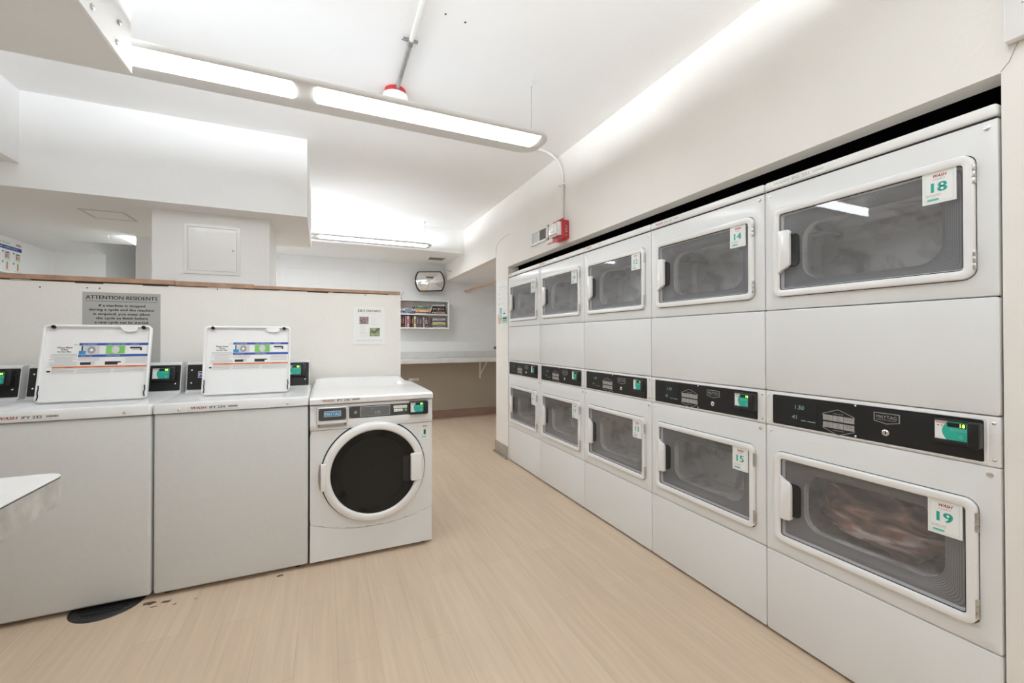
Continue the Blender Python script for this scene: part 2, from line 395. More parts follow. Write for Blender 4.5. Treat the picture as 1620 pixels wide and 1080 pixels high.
# settled crack lines in the header wall
def crack(name, pts, r=.0012):
    return structure(name, MB().tube([(-.0006, y, z) for y, z in pts], r, 'inkg', 4))
crack('trim_crack_far', [(3.77, 2.13), (3.768, 2.20), (3.74, 2.255), (3.68, 2.285), (3.55, 2.30), (3.40, 2.305)], .0016)
crack('trim_crack_near', [(-.004, 1.98), (-.02, 2.0), (-.035, 2.04), (-.05, 2.09)], .001)

# partition wall behind the washers
pw = MB(); pw.box(LEFT, -1.206, PY, PY+.12, 0, 1.565, 'cream2')
pw.box(-1.2062, -1.198, PY+.001, PY+.119, 0, 1.56, 'white')
structure('wall_partition', pw, 'cream half height partition wall')
cap = MB()
rnd = random.Random(3)
xs = [LEFT, -3.2, -2.62, -2.60, -2.16, -2.13, -1.70, -1.20]
for i, (a, b, z0, z1) in enumerate([(LEFT, -2.57, 1.572, 1.600), (-2.567, -2.15, 1.568, 1.597), (-2.15, -1.202, 1.569, 1.590)]):
    cap.box(a, b, PY-.012, PY+.13, z0, z1, 'wood', .002, 1)
structure('trim_partition_cap', cap, 'rough timber cap on the partition')
seam = MB(); x = -3.3
while x < -1.25:
    w = rnd.uniform(.04, .22); h = rnd.uniform(.002, .007)
    seam.box(x, x+w, PY-.0025, PY+.001, 1.566-h, 1.571, rnd.choice(['ink', 'ink', 'worn', 'paper']))
    x += w+rnd.uniform(.0, .2)
structure('trim_partition_gap', seam, 'broken paint and gap under the cap')
sc = MB()
for x_, z_ in ((-2.925, 1.535), (-3.18, 1.53), (-2.98, 1.535), (-2.35, 1.555), (-1.45, 1.555)): sc.lathe([(.004, 0), (.003, .002)], (x_, PY-.002, z_), 'y', 'ink', 8)
structure('trim_partition_nicks', sc)
# small nail holes in the ceiling
sc = MB()
for x_, y_ in ((-1.226, 1.328), (-1.13, 1.339)): sc.lathe([(.005, -.001), (.004, .001)], (x_, y_, H-.001), 'z', 'ink', 8)
structure('trim_ceiling_nicks', sc)

# ---------------------------------------------------------------- suspended boxed duct (upper left)
dk = thing('boxed_duct', 'white boxed duct hanging from ceiling with bolts along its lower edge', 'duct', (-2.365, 1.44, 2.2))
mb = MB(); mb.box(-.95, 0, -2.9, 0, .0, .499, 'ceil', .004, 1); mb.build('casing', dk)
mb = MB(); mb.box(0, .003, -2.9, -.002, .001, .085, 'ceil', .001, 1); mb.build('flange', dk)
for k in range(12):
    y_ = -.13-.165*k
    b = MB(); b.lathe([(.009, 0), (.009, .004), (.004, .007)], (.003, y_, .035+.0*(k % 2)), 'x', 'metal', 10); b.build('bolt', dk)
    if k % 2 == 0:
        b = MB(); b.lathe([(.009, 0), (.009, .004), (.004, .007)], (.003, y_+.02, .115), 'x', 'metal', 10); b.build('bolt', dk)

# ---------------------------------------------------------------- pendant lights
def pendant(label, x0, x1, yc, zb, gap, glow='glow', up=1.):
    t = thing('pendant_light', label, 'ceiling light', ((x0+x1)/2, yc, zb), 0, 'long white pendant lights')
    L = (x1-x0)/2; hw = .125
    # thin body, rounded in plan at both ends, with the lamp opening set off centre
    def plan(d): return rrect(-L+d, L-d, -.118+d, .146-d, (.10, .10, .10, .10), 8)
    mb = MB(); base = len(mb.v)
    lv = [(.040, .024), (.012, .024), (.002, .020), (.0, .014), (.002, .007), (.008, .002), (.014, 0)]
    vs = []; n = 36
    for d, z in lv: vs += [(p[0], p[1], z) for p in plan(d)]
    mb.add(vs, [(k*n+i, k*n+(i+1) % n, (k+1)*n+(i+1) % n, (k+1)*n+i) for k in range(len(lv)-1) for i in range(n)]+[tuple((len(lv)-1)*n+i for i in range(n))], 'plast', True)
    mb.build('housing', t)
    for a, b in ((-L+.07, gap-.050), (gap+.050, L-.07)):
        d = MB(); vs = []; n = 7
        for x_ in (a, b):
            for k in range(n):
                u = -1+2*k/(n-1); vs.append((x_, -.028+u*.070, -.0015-.006*(1-u*u)))
        d.add(vs, [(k, k+1, n+k+1, n+k) for k in range(n-1)], glow, True); d.build('diffuser', t, fix=False)
        d = MB(); d.add([(a, -.045, .026), (b, -.045, .026), (b, .045, .026), (a, .045, .026)], [(0, 1, 2, 3)], 'topstrip'); d.build('top_strip', t, fix=False)
        up_fill('up_fill', b-a, .09, t, ((a+b)/2, 0, .034), up)
    for x_ in (-L+.08, L-.08):
        w = MB(); w.tube([(x_, 0, .022), (x_, 0, H-zb-.012)], .0016, 'metal', 6)
        w.box(x_-.008, x_+.008, -.006, .006, H-zb-.03, H-zb-.0005, 'paintpipe', .001, 1); w.build('suspension_wire', t)
    return t
pendant('long white pendant light with two lit diffusers ending near the red alarm', -3.10, -.57, 1.615, 2.345, 0.03-.0)
pendant('long white pendant light hanging in front of the back wall near the convex mirror', -2.95, -.50, 4.70, 2.385, -.10, 'glow3', 0.95)
pendant('added pendant light, out of view, filling the near end of the room', -2.25, -.30, -.05, 2.42, 0.0, 'glow_fill', .8)  # this and the next two are unseen, added for even light
pendant('added pendant light, out of view, for even fill by the entrance wall', -2.25, -.30, -1.25, 2.42, 0.0, 'glow_fill', .8)
pendant('added pendant light, out of view, for fill nearest the entrance wall', -2.25, -.30, -2.45, 2.42, 0.0, 'glow_fill', .8)
pl = MB(); pl.box(-.22, .22, -.17, .17, -.006, 0, 'panelglow'); o = pl.build('flush_light'); o.location = (-3.123, 4.365, 2.13)
tag(o, 'bright flush light panel in the low ceiling behind the half wall', 'ceiling light')

# access panel on the column and ceiling hatch
t = thing('access_panel', 'white metal access panel set in the white column', 'access panel', (-2.56, 3.1, 1.83))
a0, a1, b0, b1 = -.06, .278, -.133, .22
mb = MB(); mb.loft([(rrect(a0, a1, b0, b1, .004), 0), (rrect(a0, a1, b0, b1, .004), -.008), (rrect(a0+.022, a1-.022, b0+.022, b1-.022, .006), -.008), (rrect(a0+.022, a1-.022, b0+.022, b1-.022, .006), 0)], 'enamel2')
mb.build('frame', t)
mb = MB(); mb.plate(rrect(a0+.0245, a1-.0245, b0+.0245, b1-.0245, .006), -.005, 0, 'enamel2', .001); mb.build('door', t)
mb = MB(); mb.lathe([(.007, 0), (.007, -.006), (.003, -.008)], (.232, -.004, .046), 'y', 'metal', 12); mb.build('latch', t)
t = thing('ceiling_hatch', 'thin framed access hatch flush in the low ceiling behind the half wall', 'access hatch', (-3.14, 3.43, 2.13))
mb = MB()
for r0, r1, z in ((.125, .112, -.003),):
    for (x0, x1, y0, y1) in ((-r0, r0, -r0, -r1), (-r0, r0, r1, r0), (-r0, -r1, -r1, r1), (r1, r0, -r1, r1)): mb.box(x0, x1, y0, y1, z, 0, 'inkl')
mb.build('frame', t); mb = MB(); mb.box(-.109, .109, -.109, .109, -.002, 0, 'ceil'); mb.build('panel', t)

# ---------------------------------------------------------------- stacked dryers
W = .686
def screw(mb, x, y, z, r=.0055):
    mb.lathe([(r, 0), (r*.95, -.0015), (r*.5, -.003)], (x, y, z), 'y', 'chrome', 12)
    return mb
def screws(parent, pts, mt=None):
    for x, y, z, q in pts:
        b_ = MB(); screw(b_, x, y, z, q)
        if mt: b_.xf(mt)
        b_.build('screw', parent)
def frontplate(x0, x1, z0, z1, r=.006, y0=0., y1=.024, m='enamel', b=.004):
    P = [rrect(x0, x1, z0, z1, r, 3), rrect(x0+b*.3, x1-b*.3, z0+b*.3, z1-b*.3, r, 3), rrect(x0+b, x1-b, z0+b, z1-b, r, 3)]
    return [(P[0], y1), (P[0], y0+b), (P[1], y0+b*.3), (P[2], y0)]
def dryer_base():
    t = thing('stacked_dryer', '', 'dryer', (0, 0, 0), -PI/2)
    mb = MB(); mb.box(.004, .007, .02, .70, .012, 1.855, 'enamel'); mb.box(.679, .682, .02, .70, .012, 1.855, 'enamel'); mb.box(.004, .682, .695, .70, .012, 1.855, 'enamel')
    mb.box(.007, .679, .03, .695, 1.34, 1.36, 'rubber_and_gap_shade'); mb.box(.007, .679, .026, .03, .872, 1.36, 'rubber_and_gap_shade')
    for x in (.05, .63):
        for y in (.06, .64): mb.lathe([(.018, 0), (.02, .006), (.01, .008), (.01, .014)], (x, y, .0), 'z', 'rubber_and_gap_shade', 12)
    mb.build('cabinet', t)
    mb = MB(); mb.loft(frontplate(.002, .684, .012, .3475), 'enamel', cap1=True, smooth=True); mb.build('kick_panel', t)
    mb = MB(); mb.loft(frontplate(.002, .684, 1.0185, 1.3535, .008, -.002), 'enamel', cap1=True, smooth=True); mb.build('middle_panel', t)
    mb = MB(); mb.box(.0015, .6845, -.006, .70, 1.8605, 1.8985, 'enamel2', .010, 3)
    mb.box(.01, .68, .0, .02, 1.855, 1.861, 'rubber_and_gap_shade'); mb.build('top_lid', t)
    for tag_, z0, z1 in (('lower', .3505, .8715), ('upper', 1.3565, 1.8575)):
        mb = MB(); o = rrect(.002, .684, z0, z1, .006, 5); c = (.40+.775)/2 if tag_ == 'lower' else 1.5915
        hole = rrect(.075, .609, c-.150, c+.150, .01, 5)
        step = rrect(.0395, .6405, c-.1850, c+.1848, .032, 5)
        mb.loft([(o, .024), (o, .004), (inset(o, .0015), .001), (inset(o, .004), 0), (step, 0), (step, .005), (hole, .005), (hole, .012)], 'enamel', smooth=False)
        mb.loft([(inset(step, .0004), .0046), (rrect(.05, .63, c-.175, c+.175, .022, 5), .0046)], 'rubber_and_gap_shade')  # dark ring paints in the shade of the gap around the door
        p = mb.build('front_panel', t); screws(p, [(.024, 0, z1-.022, .0055), (.662, 0, z1-.022, .008)])
        # bulkhead with printed rings, and the drum
        A = rrect(.062, .622, c-.162, c+.162, .006, 8); B = rrect(.128, .550, c-.118, c+.108, .065, 8)
        loops, uv = [], []
        for i in range(10):
            k = i/9; kk = k**.7
            loops.append(([(a[0]*(1-kk)+b[0]*kk, a[1]*(1-kk)+b[1]*kk) for a, b in zip(A, B)], .013+.030*k*k)); uv.append(k)
        d = MB(); d.loft(loops, 'rings', smooth=True, uv=uv)
        bk = d.build('bulkhead', t)
        d = MB(); n = len(B); cc = (.340, c-.0)
        big = []
        for i in range(n):
            v = Vector((B[i][0]-cc[0], B[i][1]-cc[1])); ang = math.atan2(v.y, v.x); big.append((cc[0]+.315*math.cos(ang), cc[1]+.235*math.sin(ang)))
        # real drum is a cylinder; its mouth narrows to the rounded opening
        d.loft([(B, .043), (B, .075), ([(p[0]*.5+q[0]*.5, p[1]*.5+q[1]*.5) for p, q in zip(B, big)], .082), (big, .09), (big, .28), (inset(big, .02), .30)], 'drum', smooth=True, cap1=True)
        for k in range(3):
            a = .5+2*PI*k/3; ex, ez = cc[0]+.30*math.cos(a), cc[1]+.22*math.sin(a); ix, iz = cc[0]+.235*math.cos(a), cc[1]+.165*math.sin(a)
            px, pz = -math.sin(a)*.03, math.cos(a)*.03
            d.add([(ex+px, .11, ez+pz), (ex-px, .11, ez-pz), (ix, .11, iz), (ex+px, .285, ez+pz), (ex-px, .285, ez-pz), (ix, .285, iz)], [(0, 1, 2), (3, 5, 4), (0, 2, 5, 3), (1, 4, 5, 2)], 'drum')
        d.build('drum', t)
        # door
        r = MB(); O = rrect(.042, .638, c-.182 if tag_ == 'lower' else c-.1825, c+.182, .030, 8); I = rrect(.068, .614, c-.156, c+.156, .010, 8)
        r.loft([(O, .003), (O, -.011), (inset(O, .0012), -.0135), (inset(O, .004), -.015), (inset(I, -.004), -.013), (inset(I, -.001), -.011), (I, -.007), (I, .003)], 'enamel2', smooth=True)
        r.box(.0445, .0455, -.0125, -.0115, c-.1, c+.1, 'inkl')
        dr = r.build('door', t)
        g = MB(); g.box(.066, .616, -.0045, -.0025, c-.158, c+.158, 'dglass'); g.loft([(I, -.0062), (inset(I, .0022), -.0062), (inset(I, .0026), -.0046)], 'rubber_and_gap_shade'); g.build('glass_pane', dr)
        s = 1 if tag_ == 'upper' else -1
        h = MB()
        P = [(0, .086), (.030, .0855), (.041, .0835), (.047, .077), (.047, -.050), (.045, -.060), (.036, -.067), (.018, -.075), (0, -.090)]
        P = [(.066+x, c+s*z) for x, z in P]; P = P[::-1] if s > 0 else P
        def shr(d): return [(.0895+(x-.0895)*(1-d/.024), c+(z-c)*(1-d/.088)) for x, z in P]
        h.loft([(P, -.004), (P, -.0165), (shr(.001), -.0185), (shr(.003), -.0195)], 'enamel2', cap1=True, smooth=True)
        h.build('handle', dr)
        h = MB(); P = rrect(.106, .146, c-.066, c+.066, (.018, .004, .004, .018), 5)
        h.loft([(P, -.0045), (P, -.008), (inset(P, .003), -.0085), (inset(P, .003), -.006), (inset(P, .005), -.0055)], 'blackp', smooth=True, cap1=True); h.build('finger_cup', dr)
        for hz in (c+.120, c-.128):
            h = MB()
            for q0, q1 in ((-.028, -.010), (-.009, .009), (.010, .028)): h.lathe([(.0048, hz+q0), (.0052, hz+q0+.001), (.0052, hz+q1-.001), (.0048, hz+q1)], (.6375, -.010, 0), 'z', 'metal', 12)
            h.box(.630, .640, -.0125, -.004, hz-.027, hz+.027, 'metal'); h.build('hinge', dr)
    # control panel
    mb = MB(); mb.loft(frontplate(.002, .684, .8735, 1.0155, .004, -.001), 'plast', cap1=True, smooth=True)
    mb.plate(rrect(.026, .660, .8785, 1.009, .006, 3), -.0035, 0, 'enamel2', .0015)
    cp = mb.build('control_panel', t)
    mb = MB(); mb.plate(rrect(.034, .652, .884, 1.0035, .005, 3), -.0055, -.001, 'blackp', .001); mb.build('fascia', cp)
    screws(cp, [(x, y_, z, q) for x, y_, q, zs in ((.015, -.001, .004, (.893, .997)), (.672, -.001, .005, (.893, .997)), (.335, -.0055, .004, (.890, .9985))) for z in zs])
    y = -.0062
    mb = MB(); mb.plate(rrect(.044, .208, .900, .995, .004, 3), -.0068, -.0055, 'blackp', .0005)
    mb.text('1.50', .143, .956, -.0075, 'digitdim', .016, shear=.12); mb.text('41', .123, .916, -.0075, 'digitdim', .016, shear=.12)
    mb.quad(.150, .168, .9125, .9150, -.0075, 'digitdim'); mb.quad(.174, .202, .9125, .9150, -.0075, 'digitdim')
    mb.build('display', cp)
    mb = MB(); hx, hz = .280, .9285
    pts = [(-.052, .026), (0, .047), (.052, .026)]
    for s in (1, -1):
        for a, b in zip(pts, pts[1:]):
            dx, dz = b[0]-a[0], b[1]-a[1]; L = math.hypot(dx, dz); nx, nz = -dz/L*.0009, dx/L*.0009
            mb.add([(hx+a[0]+nx, y, hz+s*(a[1]+nz)), (hx+b[0]+nx, y, hz+s*(b[1]+nz)), (hx+b[0]-nx, y, hz+s*(b[1]-nz)), (hx+a[0]-nx, y, hz+s*(a[1]-nz))], [(0, 1, 2, 3)], 'silver')
        for x in (-.052, .0505): mb.quad(hx+x, hx+x+.0015, hz+s*.019 if s > 0 else hz-.026, hz+.026 if s > 0 else hz-.019, y, 'silver')
    mb.text('UPPER DRYER', hx, hz+.0285, y, 'silver', .0038); mb.text('LOWER DRYER', hx, hz-.0325, y, 'silver', .0038)
    for r_ in (0, 1):
        for k in range(3):
            x0 = hx-.051+k*.0345; z0 = hz+.003 if r_ == 0 else hz-.0235
            mb.quad(x0, x0+.0333, z0, z0+.0205, y, 'silver')
            ws = [('WHITES', '& COLORS', 'NORMAL'), ('PERM', 'PRESS', 'MEDIUM'), ('DELICATES', 'LOW HEAT', '')][k]
            for q, w in enumerate(ws):
                if w: mb.text(w, x0+.0166, z0+.0142-q*.006, y-.0004, 'ink', .0034)
    mb.build('keypad', cp)
    bx_, bz = .4255, .969
    sh = [(.0355, .017), (-.0355, .017), (-.0355, -.012), (0, -.0195), (.0355, -.012)]
    mb = MB(); mb.plate([(bx_+x, bz+z) for x, z in sh], -.0072, -.005, 'silver'); mb.plate([(bx_+x*.93, bz+z*.88) for x, z in sh], -.0076, -.006, 'blackp')
    mb.text('MAYTAG', bx_, bz-.001, -.0081, 'silver', .0105, .056); mb.text('COMMERCIAL LAUNDRY', bx_, bz-.0075, -.0081, 'silver', .0035, .056); mb.build('badge', cp)
    mb = MB(); mb.lathe([(.0105, 0), (.0105, -.004), (.007, -.006), (.007, -.0035), (.002, -.0035)], (.423, -.005, .921), 'y', 'chrome', 20)
    mb.box(.4222, .4238, -.0105, -.009, .9165, .9255, 'ink'); mb.build('keyhole', cp)
    return t
def reader_mesh(x0, z0, num, w=.106, h=.078, lit=True):
    """little card reader: black hood, white/teal face, lit number"""
    mb = MB(); x1 = x0+w; z1 = z0+h
    mb.box(x0, x1, -.012, 0, z0, z1, 'blackp', .004)
    mb.box(x1-.026, x1, -.034, -.008, z0+.004, z1-.001, 'blackp', .005)
    mb.box(x0+.004, x1-.02, -.024, -.008, z1-.006, z1-.001, 'blackp', .002)
    mb.box(x0+.004, x1-.02, -.026, -.008, z0+.004, z0+.017, 'blackp', .004)
    fx0, fx1, fz0, fz1 = x0+.006, x1-.025, z0+.012, z1-.006; y = -.0195
    mb.box(fx0, fx1, y, -.010, fz0, fz1, 'paper'); cx = fx0+.40*(fx1-fx0)
    y -= .0004; n = 10; P = []
    for i in range(n+1):
        k = i/n; P.append((cx+.014*math.sin(k*PI)*-1+.010*(1-k)*0+.012*(k > .0)*k*0, fz0+k*(fz1-fz0)))
    P = [(fx1, fz0)]+P+[(fx1, fz1)]
    mb.add([(px_, y, pz) for px_, pz in P], [tuple(range(len(P)))], 'tealb')
    mb.quad(cx-.002, cx+.039, fz1-.0165, fz1-.0035, y-.0004, 'blackp')
    if num: mb.text(num, cx+.0365, fz1-.0145, y-.0008, 'digit', .0095, al='r')
    mb.text('WASH', (fx0+cx)/2-.001, fz1-.009, y-.0004, 'red', .0062, .025, shear=.3)
    mb.quad(fx0+.006, fx0+.010, fz1-.016, fz1-.0135, y-.0002, 'ink'); mb.quad(fx0+.014, fx0+.018, fz1-.016, fz1-.0135, y-.0002, 'ink')
    mb.text('TAP, SCAN, OR INSERT', (cx+fx1)/2, fz1-.023, y-.0004, 'tealp', .0026); mb.text('FOLLOW MOBILE APP', (cx+fx1)/2, fz1-.0275, y-.0004, 'tealp', .0026)
    for k in range(3):
        r = .004+.003*k; arc = [((cx+fx1)/2-.002+r*math.cos(a), fz0+.016+r*math.sin(a)) for a in [(-.8+.4*j) for j in range(5)]]
        for a, b in zip(arc, arc[1:]): mb.add([(a[0], y-.0004, a[1]), (b[0], y-.0004, b[1]), (b[0]+.001, y-.0004, b[1]), (a[0]+.001, y-.0004, a[1])], [(0, 1, 2, 3)], 'tealp')
    return mb
def sticker(x0, z1, num, w=.078, h=.103, y=-.0052):
    mb = MB(); x1, z0 = x0+w, z1-h; mb.box(x0, x1, y-.0012, y, z0, z1, 'paper'); y -= .0016
    b = .006
    for q in ((x0+b, x1-b, z1-b-.0008, z1-b), (x0+b, x1-b, z0+b, z0+b+.0008), (x0+b, x0+b+.0008, z0+b, z1-b), (x1-b-.0008, x1-b, z0+b, z1-b)): mb.quad(*q, y, 'tealp')
    cx = (x0+x1)/2
    mb.text('WASH', cx, z1-.018, y, 'red', .0085, .031, shear=.3, bold=.0004); mb.text('CONNECT', cx, z1-.0265, y, 'inkg', .0045, .029)
    mb.text(num, cx, z1-.063, y, 'teal', .029, .0345 if len(num) > 1 else .010, bold=.0017)
    mb.text('LEAVE ITEMS UNATTENDED', x0+.009, z0+.0255, y, 'ink', .0026, .034, al='l'); mb.text('TRACK MACHINE STATUS', x0+.009, z0+.021, y, 'inkg', .0024, .034, al='l')
    mb.plate(rrect(x0+.011, x0+.039, z0+.0095, z0+.0155, .0028, 3), y-.0002, y+.0004, 'teal'); mb.text('READY, SET, TRACK', x0+.025, z0+.0115, y-.0004, 'paper', .0024)
    return mb
def asset_strip(x, z, y, code, dark, wsh, sc=1.):
    """printed asset strip on a machine's front rim"""
    mb = MB(); L = .20*sc
    mb.box(x-.006, x+L, y-.0006, y, z-.008*sc, z+.0155*sc, 'plast')
    mb.text('WASH', x, z, y-.001, wsh, .0125*sc, .062*sc, al='l', shear=.3, bold=.0005)
    if code: mb.text(code, x+.078*sc, z, y-.001, dark, .0115*sc, .064*sc, al='l', bold=.0004)
    rr = random.Random(5); q = x+.156*sc
    while q < x+.194*sc:
        w = rr.uniform(.0006, .002); mb.quad(q, q+w, z+.002, z+.010*sc, y-.001, dark); q += w+rr.uniform(.0006, .0014)
    mb.text('FOR SERVICE CALL OR SCAN THE CODE', x+.078*sc, z-.006*sc, y-.001, 'inkl', .0026*sc, .09*sc, al='l')
    return mb
d0 = dryer_base()
nums = [('18', '19', 'IFG 331', '18', 'silver', 'silver'), ('14', '15', 'IFG 327', '14', 'inkg', 'red'), ('12', '13', '', '12', 'inkg', 'red'), ('16', '17', '', '16', 'inkg', 'red'), ('10', '11', '', '10', 'inkg', 'red')]
for i, (up, lo, code, dig, dk_, ws) in enumerate(nums):
    t = d0 if i == 0 else copy_tree(d0)
    dryers = globals().setdefault('dryers', []); dryers.append(t)
for i, (t, (up, lo, code, dig, dk_, ws)) in enumerate(zip(dryers, nums)):
    t.location = (0, W*(i+1), 0)
    t['group'] = 'stacked dryers along the wall'
    t['label'] = ['white stacked dryer numbered 18 above and 19 below, with reddish laundry in its lower drum',
                  'white stacked dryer numbered 14 above and 15 below, second in the row of five',
                  'white stacked dryer numbered 12 above and 13 below, middle of the row',
                  'white stacked dryer numbered 16 above and 17 below, beside the one at the pillar',
                  'white stacked dryer numbered 10 above and 11 below, against the cream pillar'][i]
    ks = kids(t); cp = [k for k in ks if k.name.startswith('control_panel')][0]
    reader_mesh(.546, .9175, dig).build('card_reader', cp)
    doors = sorted([k for k in ks if k.name.startswith('door')], key=lambda o: o.data.vertices[0].co.z)
    s = sticker(.529, .743, lo); s.build('number_sticker', doors[0])
    s = sticker(.522, 1.7495, up, h=.098); s.build('number_sticker', doors[1])
    if code or True:
        asset_strip(.042, 1.874, -.0062, code, dk_, ws, 1.0 if i == 0 else .9).build('asset_sticker', t)

# laundry in the lower drum of the nearest dryer
def lumpy(name, c, s, m, seed=1, sub=5, amp=.5):
    bm = bmesh.new(); bmesh.ops.create_icosphere(bm, subdivisions=sub, radius=1)
    from mathutils import noise
    for v in bm.verts:
        p = v.co.copy(); q = p*1.6+Vector((seed, 0, 0))
        f = 1+amp*.55*noise.noise(q)+amp*.35*noise.ridged_multi_fractal(p*2.2+Vector((0, seed, 0)), 1, 2.1, 4, 1, 2)*.5-amp*.2
        v.co = Vector((p.x*s[0]*f, p.y*s[1]*f, p.z*s[2]*f))+Vector(c)
    me = D.meshes.new(name); bm.to_mesh(me); bm.free(); me.materials.append(M[m])
    for p in me.polygons: p.use_smooth = True
    o = D.objects.new(name, me); C.objects.link(o); return o
o = lumpy('laundry_bundle', (0, 0, 0), (.205, .078, .108), 'fabric', 3, 5, .6)
o.location = (.158, W-.335, .572); o.rotation_euler = (0, 0, PI/2)
tag(o, 'bundle of reddish brown laundry inside the lower drum of dryer 19', 'laundry')
# colour of the cloth varies in big patches
nt = M['fabric'].node_tree; b = nt.nodes['Principled BSDF']
tc = nt.nodes.new('ShaderNodeTexCoord'); mp = nt.nodes.new('ShaderNodeMapping'); mp.inputs['Scale'].default_value = (5, 5, 16); mp.inputs['Rotation'].default_value = (.3, .5, .2)
nt.links.new(tc.outputs['Object'], mp.inputs[0]); n = nt.nodes.new('ShaderNodeTexNoise'); n.inputs['Scale'].default_value = 1.1; n.inputs['Distortion'].default_value = 1.2
nt.links.new(mp.outputs[0], n.inputs['Vector']); cr = nt.nodes.new('ShaderNodeValToRGB'); nt.links.new(n.outputs['Fac'], cr.inputs[0])
E_ = cr.color_ramp.elements; E_[0].position = .35; E_[0].color = (.030, .018, .015, 1); E_[1].position = .66; E_[1].color = (.62, .56, .54, 1)
e = E_.new(.46); e.color = (.16, .095, .07, 1); e = E_.new(.56); e.color = (.33, .18, .14, 1)
nt.links.new(cr.outputs[0], b.inputs['Base Color'])

# ---------------------------------------------------------------- top loading washers
WF = 2.017
def toploader_base():
    t = thing('top_load_washer', '', 'washing machine', (0, 0, 0))
    w = .668
    mb = MB(); P = [(0, .0), (0, .655), (w, .655), (w, .0)]
    mb.box(.002, w-.002, .0, .655, .020, .8765, 'enamel3', .012, 3)
    for x in (.05, w-.05):
        for y in (.06, .6): mb.lathe([(.022, 0), (.024, .008), (.01, .01), (.01, .024)], (x, y, 0), 'z', 'rubber_and_gap_shade', 12)
    mb.build('cabinet', t)
    # top deck with the wash opening
    mb = MB(); ox0, ox1, oy0, oy1 = .125, .545, .055, .30
    def ring(x0, x1, y0, y1, r, z, n=5): return [(p[0], p[1], z) for p in rrect(x0, x1, y0, y1, r, n)]
    L = [ring(.0, w, -.006, .655, .012, .879), ring(.0, w, -.006, .655, .012, .918), ring(.004, w-.004, -.002, .651, .012, .9245), ring(.010, w-.010, .006, .645, .012, .9265),
         ring(ox0-.035, ox1+.035, oy0-.028, oy1+.02, .04, .9265), ring(ox0-.02, ox1+.02, oy0-.014, oy1+.01, .04, .918), ring(ox0, ox1, oy0, oy1, .04, .913), ring(ox0+.004, ox1-.004, oy0+.004, oy1-.004, .04, .86), ring(ox0+.03, ox1-.03, oy0+.03, oy1-.03, .05, .72)]
    n = len(L[0]); vs = [q for l in L for q in l]; fs = [(k*n+i, k*n+(i+1) % n, (k+1)*n+(i+1) % n, (k+1)*n+i) for k in range(len(L)-1) for i in range(n)]
    fs.append(tuple((len(L)-1)*n+i for i in range(n))); mb.add(vs, fs, 'enamel', True)
    td = mb.build('top_deck', t); screws(td, [(.10, -.006, .8945, .0065), (w-.10, -.006, .8945, .0065)])
    mb = MB(); mb.lathe([(.03, .73), (.035, .80), (.02, .90), (.015, .905)], ((ox0+ox1)/2, (oy0+oy1)/2+.02, 0), 'z', 'plast', 20); mb.build('agitator', t)
    mb = MB()
    mb.box(.20, .47, .042, .043, .9275, .9277, 'paper'); mb.build('deck_label', t)
    # console
    mb = MB(); prof = [(.458, .9265), (.475, .9350), (.505, 1.092), (.520, 1.100), (.64, 1.098), (.65, 1.09), (.65, .9265)]
    n = len(prof); vs = [(x, p[0], p[1]) for x in (.010, w-.010) for p in prof]
    mb.add(vs, [(i, (i+1) % n, n+(i+1) % n, n+i) for i in range(n)]+[tuple(range(n)), tuple(range(2*n-1, n-1, -1))], 'enamel'); cs = mb.build('console', t)
    sl = Matrix.Translation((0, .475, .9350)) @ Matrix.Rotation(-math.atan2(.030, .157), 4, 'X')
    mb = MB(); mb.plate(rrect(.014, w-.014, .006, .153, .004, 3), -.004, .0, 'blackp', .001); mb.xf(sl); mb.build('fascia', cs)
    screws(cs, [(x, -.004, z, .0048) for x in (.035, .6325) for z in (.045, .12)], sl)
    mb = MB()
    mb.plate(rrect(.066, .165, .075, .112, .003, 3), -.006, -.003, 'plast'); mb.plate(rrect(.069, .162, .078, .109, .003, 3), -.0065, -.003, 'blue')
    mb.text('MAYTAG', .1155, .0845, -.0070, 'plast', .018, .085, bold=.0005)
    mb.xf(sl); mb.build('badge', cs)
    # lid, open and leaning back
    lid = MB(); lw, lh = .436, .395; r = rrect(-lw/2, lw/2, 0, lh, .022, 5)
    lid.loft([(r, .0), (r, -.018), (inset(r, .003), -.020), (inset(r, .008), -.020), (inset(r, .011), -.017), (inset(r, .012), -.004)], 'enamel2', smooth=True, cap0=True, cap1=True)
    lid.plate([(.10, lh-.004), (.085, lh-.012), (.07, lh-.030), (.055, lh-.034), (-.0 + .155+.0, lh-.034)][:0] or [(.185-.03, lh-.010), (.085, lh-.010), (.093, lh-.022), (.10, lh-.032), (.125, lh-.036), (.15, lh-.032), (.158, lh-.022)][::-1], -.019, -.006, 'enamel2', .001)
    lm = Matrix.Translation((w/2+.006, .315, .921)) @ Matrix.Rotation(-math.radians(11), 4, 'X')
    lid.xf(lm); lo = lid.build('lid', t)
    for x in (-lw/2+.040, lw/2-.036):
        b_ = MB(); b_.lathe([(.009, 0), (.009, -.010), (.005, -.012), (.004, -.008)], (x, -.012, lh-.012), 'y', 'rubber_and_gap_shade', 16); b_.xf(lm); b_.build('bumper', lo)
    for x, s in ((-lw/2+.010, 1), (lw/2-.010, -1)):
        b_ = MB(); b_.tube([(x, -.021, .012), (x+s*.004, -.023, .03), (x, -.021, .05), (x+s*.003, -.023, .07), (x+s*.001, -.021, .085 if s > 0 else .03+.04)], .0028, 'rubber_and_gap_shade', 6); b_.xf(lm); b_.build('hinge', lo)
    k = MB(); y = -.0048
    def q(x0, x1, z0, z1, m, dy=0): k.quad(x0-lw/2, x1-lw/2, lh-(.002+1.215*z1), lh-(.002+1.215*z0), y-dy, m)
